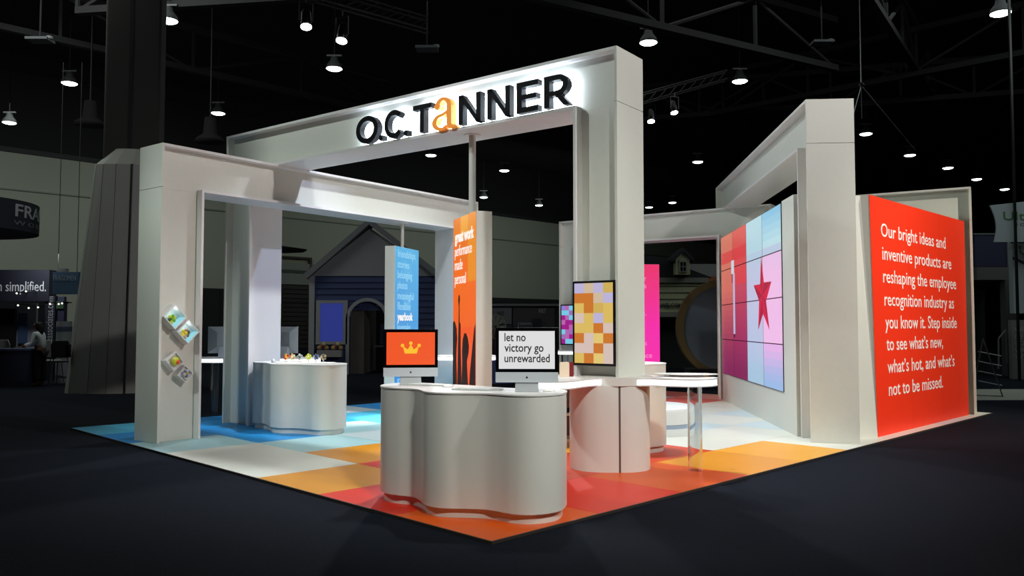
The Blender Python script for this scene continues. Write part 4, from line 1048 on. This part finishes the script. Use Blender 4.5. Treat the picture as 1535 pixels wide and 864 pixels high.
for k, (px, py) in enumerate([(25,431+9),(39,437),(27,458),(93,455),(75,456),(88,456),(43,462),(57,461)]):
    P = at(px, py, Yl-.6)
    tt = thing('booth_spotlight', ['tiny booth spotlight under the lettered header, left','tiny booth spotlight under the lettered header, right','tiny booth spotlight over the dark doorway','tiny booth spotlight right of the tower sign','tiny booth spotlight on top of the tower sign','tiny booth spotlight at the side panel top','tiny booth spotlight over the white kiosk, left','tiny booth spotlight over the white kiosk, right'][k], 'spotlight', P, 0, 'tiny spotlights of the navy booth')
    build('lens', MB().ball((0,0,0), .024, 8), emis('tiny_spot', (255,250,235), 2.2), tt)
    build('arm', MB().box(-.01,.01,0,.5,.02,.05), BLACK, tt)
# hanging teal sign
c2 = at(95,425,23).x
t = thing('hanging_teal_sign', 'teal banner sign hanging beside the casing of the concrete column', 'hanging sign', (c2,23,0))
a, b, d, e = pxb(78,118,441,408,23)
build('panel', MB().box(a-c2,b-c2,0,.25,d,e), mat('teal_fabric', (58,88,116), .8), t)
build('top_fixture', MB().box(a-c2+.1,a-c2+.35,.0,.2,e+.02,e+.1), mat('fixture_grey2', (130,132,136), .5), t)
a_, b_ = at(80,421,23), at(114,421,23)
build('lettering', text_geo('FRAGOMEN', a_.x-c2, b_.x-c2, a_.z, .22, .006, 0, -.004), mat('ink_130', (140,150,164), .7), t)
build('hanging_wire', MB().tube((a-c2+.1,.1,e),(a-c2+.1,.1,e+6),.01,5).tube((b-c2-.1,.1,e),(b-c2-.1,.1,e+6),.01,5), STEEL, t)
# round hanging sign
Yr = 22.0; rad = 2.2; cxr = at(56,325,Yr).x-rad
while max(767.5+1230*(cxr+rad*math.sin(a/50))/(Yr-rad*math.cos(a/50)) for a in range(150)) > 56.5: cxr -= .02
zt_, zb_ = at(30,303,Yr).z, at(30,347,Yr).z
t = thing('round_hanging_sign', 'round navy hanging sign with serif letters at the far left', 'hanging sign', (cxr,Yr,0))
build('drum', MB().cyl((0,0), rad, zb_, zt_, 64), mat('navy_fabric', (16,18,34), .8), t, smooth=True, autosm=True)
def wrap(mb, r_, ycen):       # bend x onto a circle
    out = []
    for x, y, z in mb.v:
        a_ = x/r_ ; rr_ = r_ - y
        out.append((rr_*math.sin(a_), -rr_*math.cos(a_), z))
    mb.v = out; return mb
# the visible right side of the drum carries FRA.. ; x is the arc length from the camera facing middle
def arcx(px):
    best = None
    for k in range(0, 160):
        a_ = k*1.95/160; X = cxr+rad*math.sin(a_); Y_ = Yr-rad*math.cos(a_); p_ = 767.5+1230*X/Y_
        if best is None or abs(p_-px) < best[0]: best = (abs(p_-px), a_*rad)
    return best[1]
m = wrap(text_geo('FRAME', arcx(19), arcx(19)+(arcx(54)-arcx(19))*1.72, zb_+.36, .47, .006, .006, -.002, res=4), rad, 0)
build('lettering', m, mat('ink_serif', (150,154,158), .7), t)
m = wrap(text_geo('W O R K', arcx(17), arcx(17)+(arcx(54)-arcx(17))*1.3, zb_+.13, .17, .006, 0, -.002), rad, 0)
build('lettering', m, mat('ink_small', (96,100,104), .7), t)
build('hanging_wire', MB().tube((rad*.6,0,zt_),(0,0,zt_+2),.01,5).tube((-rad*.6,0,zt_),(0,0,zt_+2),.01,5).tube((0,0,zt_+2),(0,0,13),.01,5), STEEL, t)
# dark counter, chairs and the woman in white
Yw = 21.3
c = at(20,500,Yw).x
t = thing('dark_booth_counter', 'dark navy counter in front of the woman in the white shirt', 'counter', (c,Yw,0))
a, b, d, e = pxb(-60,45,583,523,Yw)
build('body', MB().box(a-c,b-c,0,.6,0,e-.05), mat('counter_navy', (28,32,52), .7), t)
build('top', MB().box(a-c-.03,b-c+.03,-.03,.63,e-.05,e), mat('counter_top_dark', (60,68,92), .5), t)
def bar_chair(label, px, Y_, rgb, rz, sh_=.62):
    p = at(px, 560, Y_); t = thing('bar_chair', label, 'chair', (p.x, Y_, 0), rz, 'chairs of the navy booth')
    mm = mat('chair_%d' % rgb[0], rgb, .5); cm = mat('chair_chrome', (120,122,126), .3, .8)
    build('seat', MB().box(-.21,.21,-.2,.2,sh_,sh_+.04), mm, t, bevel=.015)
    P = [(-.22,sh_+.12),(.22,sh_+.12),(.24,sh_+.45),(.18,sh_+.58),(-.18,sh_+.58),(-.24,sh_+.45)]
    build('backrest', MB().slabxz(P,.19,.225), mm, t, bevel=.01)
    for sx in (-1,1):
        for sy in (-1,1): build('leg', MB().tube((sx*.19,sy*.18,sh_),(sx*.24,sy*.24,0),.013,6), cm, t)
    build('footrest', MB().box(-.22,.22,-.22,-.20,.2,.22), cm, t); build('footrest', MB().box(-.22,.22,.2,.22,.2,.22), cm, t)
    build('back_support', MB().tube((-.17,.2,sh_),(-.17,.21,sh_+.3),.012,6).tube((.17,.2,sh_),(.17,.21,sh_+.3),.012,6), cm, t)
bar_chair('pale chair right behind the woman in the white shirt', 75, 22.4, (150,154,146), R(170))
bar_chair('black chair beside the casing of the concrete column', 94, 22.0, (24,24,28), R(190))
bar_chair('pale chair behind the dark counter at the far left edge', 8, 23.0, (130,134,128), R(180))

def skin_body(name, joints, edges, radii, m, parent, levels=1, loc=(0,0,0)):
    me = bpy.data.meshes.new(name); me.from_pydata(joints, edges, []); me.update()
    o = bpy.data.objects.new(name, me); COL.objects.link(o); o.parent = parent; o.location = loc
    sk = o.modifiers.new('skin', 'SKIN'); sk.use_smooth_shade = True
    for i, r_ in enumerate(radii):
        me.skin_vertices[0].data[i].radius = (r_, r_) if not isinstance(r_, tuple) else r_
        me.skin_vertices[0].data[i].use_root = (i == 0)
    sb = o.modifiers.new('sub', 'SUBSURF'); sb.levels = levels; sb.render_levels = levels
    me.materials.append(m); 
    dg = bpy.context.evaluated_depsgraph_get(); nm = bpy.data.meshes.new_from_object(o.evaluated_get(dg))
    nm.name = name
    o.modifiers.clear(); o.data = nm
    if not nm.materials: nm.materials.append(m)
    for p in nm.polygons: p.use_smooth = True
    return o
pw_ = at(59, 582, 21.6)
pr = thing('person', 'person with long dark hair in a white shirt leaning over the counter', 'person', (pw_.x, 21.6, 0), 0)
SKIN = mat('brown_skin', (120,80,62), .6); SHIRT = mat('white_shirt', (196,200,206), .8); TROU = mat('black_trousers', (14,14,18), .9); HAIR = mat('black_hair', (12,10,10), .7)
# facing -x (to the left), y depth; pelvis at 0.92
J = [(0,0,.95),(.0,0,1.15),(-.05,0,1.36),(-.07,0,1.44),(-.09,0,1.50),(-.115,0,1.58),(-.12,0,1.66),  # pelvis waist chest neckbase neck head crown
     (0.0,.09,.88),(.01,.10,.50),(.04,.10,.09),(-.10,.10,.04),
     (0.0,-.09,.88),(-.02,-.10,.50),(.0,-.10,.09),(-.14,-.10,.04),
     (-.06,.17,1.36),(-.10,.21,1.12),(-.34,.16,1.06),(-.42,.14,1.05),
     (-.06,-.17,1.36),(-.08,-.21,1.12),(-.32,-.18,1.07),(-.40,-.16,1.05)]
Ed = [(0,1),(1,2),(2,3),(3,4),(4,5),(5,6),(0,7),(7,8),(8,9),(9,10),(0,11),(11,12),(12,13),(13,14),(2,15),(15,16),(16,17),(17,18),(2,19),(19,20),(20,21),(21,22)]
Rd = [.13,.11,.14,.07,.05,.085,.075,.095,.065,.045,.04,.095,.065,.045,.04,.06,.045,.033,.022,.06,.045,.033,.022]
skin_body('body', J, Ed, Rd, SKIN, pr, 2)
skin_body('shirt', [(0,0,.93),(0,0,1.14),(-.05,0,1.35),(-.07,0,1.43),(-.06,.175,1.36),(-.10,.215,1.12),(-.33,.165,1.06),(-.06,-.175,1.36),(-.08,-.215,1.12),(-.31,-.185,1.07)],
          [(0,1),(1,2),(2,3),(2,4),(4,5),(5,6),(2,7),(7,8),(8,9)], [.155,.135,.165,.085,.078,.062,.05,.078,.062,.05], SHIRT, pr, 2)
skin_body('trousers', [(0,0,.94),(0,.09,.86),(.01,.10,.50),(.04,.10,.12),(0,-.09,.86),(-.02,-.10,.50),(.0,-.10,.12)], [(0,1),(1,2),(2,3),(0,4),(4,5),(5,6)], [.15,.115,.09,.085,.115,.09,.085], TROU, pr, 2)
skin_body('hair', [(-.08,0,1.68),(-.06,0,1.62),(-.02,0,1.52),(.0,0,1.42),(.01,0,1.34)], [(0,1),(1,2),(2,3),(3,4)], [.085,.105,.09,.075,.045], HAIR, pr, 2)
fm = MB().ball((-.195,0,1.585), .016, 8, 1.3, .8, 1)
build('nose', fm, SKIN, pr, smooth=True)
build('eye', MB().ball((-.188,.032,1.605), .009, 8), HAIR, pr); build('eye', MB().ball((-.188,-.032,1.605), .009, 8), HAIR, pr)
build('mouth', MB().ball((-.188,0,1.548), .014, 8, .5, 1.2, .4), mat('lips', (110,50,50), .6), pr)
for sy in (1,-1):
    for k in range(5):
        y0 = sy*(.14 if sy > 0 else .16) + (k-2)*.016; x0 = -.43 if sy > 0 else -.41; L_ = [.045,.075,.08,.075,.06][k]
        if k == 0: build('finger', MB().tube((x0+.03,y0,1.045),(x0-.01,y0-.02,1.03),.009,6), SKIN, pr)
        else: build('finger', MB().tube((x0,y0,1.045),(x0-L_,y0,1.03),.008,6), SKIN, pr)

# ------------------------------------------------------------------ right background
Yu = 24.0; c = at(1510,430,Yu).x
GW = mat('bg_software_white', (150,158,164), .75)
t = thing('software_banner', 'pale curved hanging banner with green letters at the right edge', 'hanging sign', (c,Yu,0))
a, b, d, e = pxb(1484,1600,363,308,Yu)
n_ = 12; pts = [( (at(1484,308,Yu).x-c)+.12*math.sin(math.pi*k/n_)+.10*k/n_, e-(e-d)*k/n_) for k in range(n_+1)]
build('cloth', MB().slabxz(pts[::-1]+[(b-c,e+.15),(b-c,d)][::1] if False else [(b-c,d),(b-c,e+.25)]+pts, 0, .05), GW, t)
UG = mat('dim_green_ink', (64,104,60), .7)
a_, b_ = at(1504,330,Yu), at(1566,330,Yu)
build('lettering', text_geo('Ultimate', a_.x-c, b_.x-c+.55, a_.z, .36, .006, .002, -.003), UG, t)
a_, b_ = at(1522,338.5,Yu), at(1590,338,Yu)
build('lettering', text_geo('S O F T W A R E', a_.x-c, b_.x-c, a_.z, .13, .006, 0, -.003), mat('ink_dim', (84,90,84), .7), t)
build('dark_mast', MB().box(at(1518,300,Yu).x-c-.03, at(1518,300,Yu).x-c+.03, -.12, -.06, at(1518,600,Yu).z*0, 12), BLACK, t)
c3 = at(1530,420,Yu+.5).x
t = thing('software_wall', 'pale booth wall with a green letter at the right edge, below the hanging banner', 'booth', (c3,Yu+.5,0))
a, b, d, e = pxb(1520,1620,470,365,Yu+.5)
build('upper_wall', MB().box(a-c3,b-c3,0,.2,d,e), GW, t)
a_ = at(1528,382,Yu+.5)
build('lettering', text_geo('U', a_.x-c3, a_.x-c3+.30, a_.z, .42, .006, .002, -.003), UG, t)
build('dark_stripe', MB().slabxz([(a-c3,at(1520,385,Yu+.5).z),(b-c3,at(1620,430,Yu+.5).z),(b-c3,at(1620,434,Yu+.5).z),(a-c3,at(1520,389,Yu+.5).z)],-.02,0), mat('bg_stripe', (50,52,54), .7), t)
a, b, d, e = pxb(1520,1620,585,480,Yu+.5)
build('lower_wall', MB().box(a-c3,b-c3,.05,.2,0,e), mat('bg_lower_wall', (110,112,110), .75), t)
for s, py in (('WE',498),('BELIEVE',509),('SOFTWARE',519),('WORKS',529),('WELL',538)):
    a_ = at(1522,py,Yu+.5); build('lettering', text_geo(s, a_.x-c3, a_.x-c3+.16*len(s), a_.z, .2, .006, .004 if s[0]=='W' else 0, .047), mat('ink_pale', (140,142,140), .7), t)
Yn = 26.0; c = at(1490,420,Yn).x
t = thing('raised_booth_deck', 'two storey grey deck with a dark blue parapet at the right', 'booth', (c,Yn,0))
def bq(px0,px1,pyb,pyt,rgb,y0,y1,nm,floor=False,Y_=Yn):
    a, b, d, e = pxb(px0,px1,pyb,pyt,Y_); return build(nm, MB().box(a-c,b-c,y0,y1,0 if floor else d,e), mat('bg_%d_%d_%d' % rgb, rgb, .75), t)
bq(1462,1512,400,351,(24,28,58),0,.1,'parapet'); bq(1462,1519,420,401,(84,84,86),-.1,1.5,'deck_edge'); bq(1508,1519,565,420,(70,70,72),-.1,.2,'support_column',True)
bq(1462,1508,565,420,(16,18,24),1.2,1.3,'dark_back',True); bq(1459,1519,352,350,(96,98,100),-.02,.04,'top_rail'); bq(1510,1513,400,351,(110,112,116),-.05,0,'glass_post')
bq(1468,1474,525,484,(44,48,54),1.0,1.05,'dim_sign')
m = MB(); A = at(1497,553,Yn-1); B_ = at(1497,508,Yn-1); Cc = at(1508,495,Yn-1); D_ = at(1510,545,Yn-1)
for p_, q_ in ((A,B_),(B_,Cc),(Cc,D_)): m.tube((p_.x-c,p_.y-Yn,max(0,p_.z)),(q_.x-c,q_.y-Yn,q_.z),.025,6)
build('stair_rail', m, mat('bg_rail', (120,122,124), .5), t)
t = thing('wire_rack', 'slanting metal literature rack beside the orange text wall', 'rack', (at(1482,570,18.5).x,18.5,0))
rk = mat('rack_metal', (110,112,116), .4, .6)
m = MB(); x_ = -.25
build('frame', MB().tube((-.25,.25,0),(-.1,0,1.3),.014,6).tube((.25,-.1,0),(-.1,0,1.3),.014,6).tube((-.25,.25,.02),(.25,-.1,.02),.012,6), rk, t)
for k in range(4): build('shelf_wire', MB().tube((-.2,.05,.35+k*.22),(.28,-.02,.25+k*.22),.012,6), rk, t)
# pale walkway beyond
o = build('floor_walkway', MB().box(at(1440,603,17).x, 34, 17.6, 20.6, 0, .006), mat('grey_walkway_carpet', (150,150,142), .95, noise=.1, scale=3)); tag(o, kind='structure')
# fans high on the walls
for (px, py, lab) in [(135,180,'dim black conical ceiling speaker left of the concrete column'),(315,205,'dim black conical ceiling speaker left of the tall arch')]:
    P = at(px,py,30)
    t = thing('ceiling_speaker', lab, 'speaker', P, 0, None)
    build('horn', MB().lathe((0,0), [(.55,-.2),(.5,-.1),(.25,.1),(.2,.7),(.05,.75)], 18), mat('matt_black', (5,5,6), .9), t, smooth=True)
    build('hanger', MB().box(-.02,.02,-.02,.02,.75,15.7-P.z), STEEL, t)
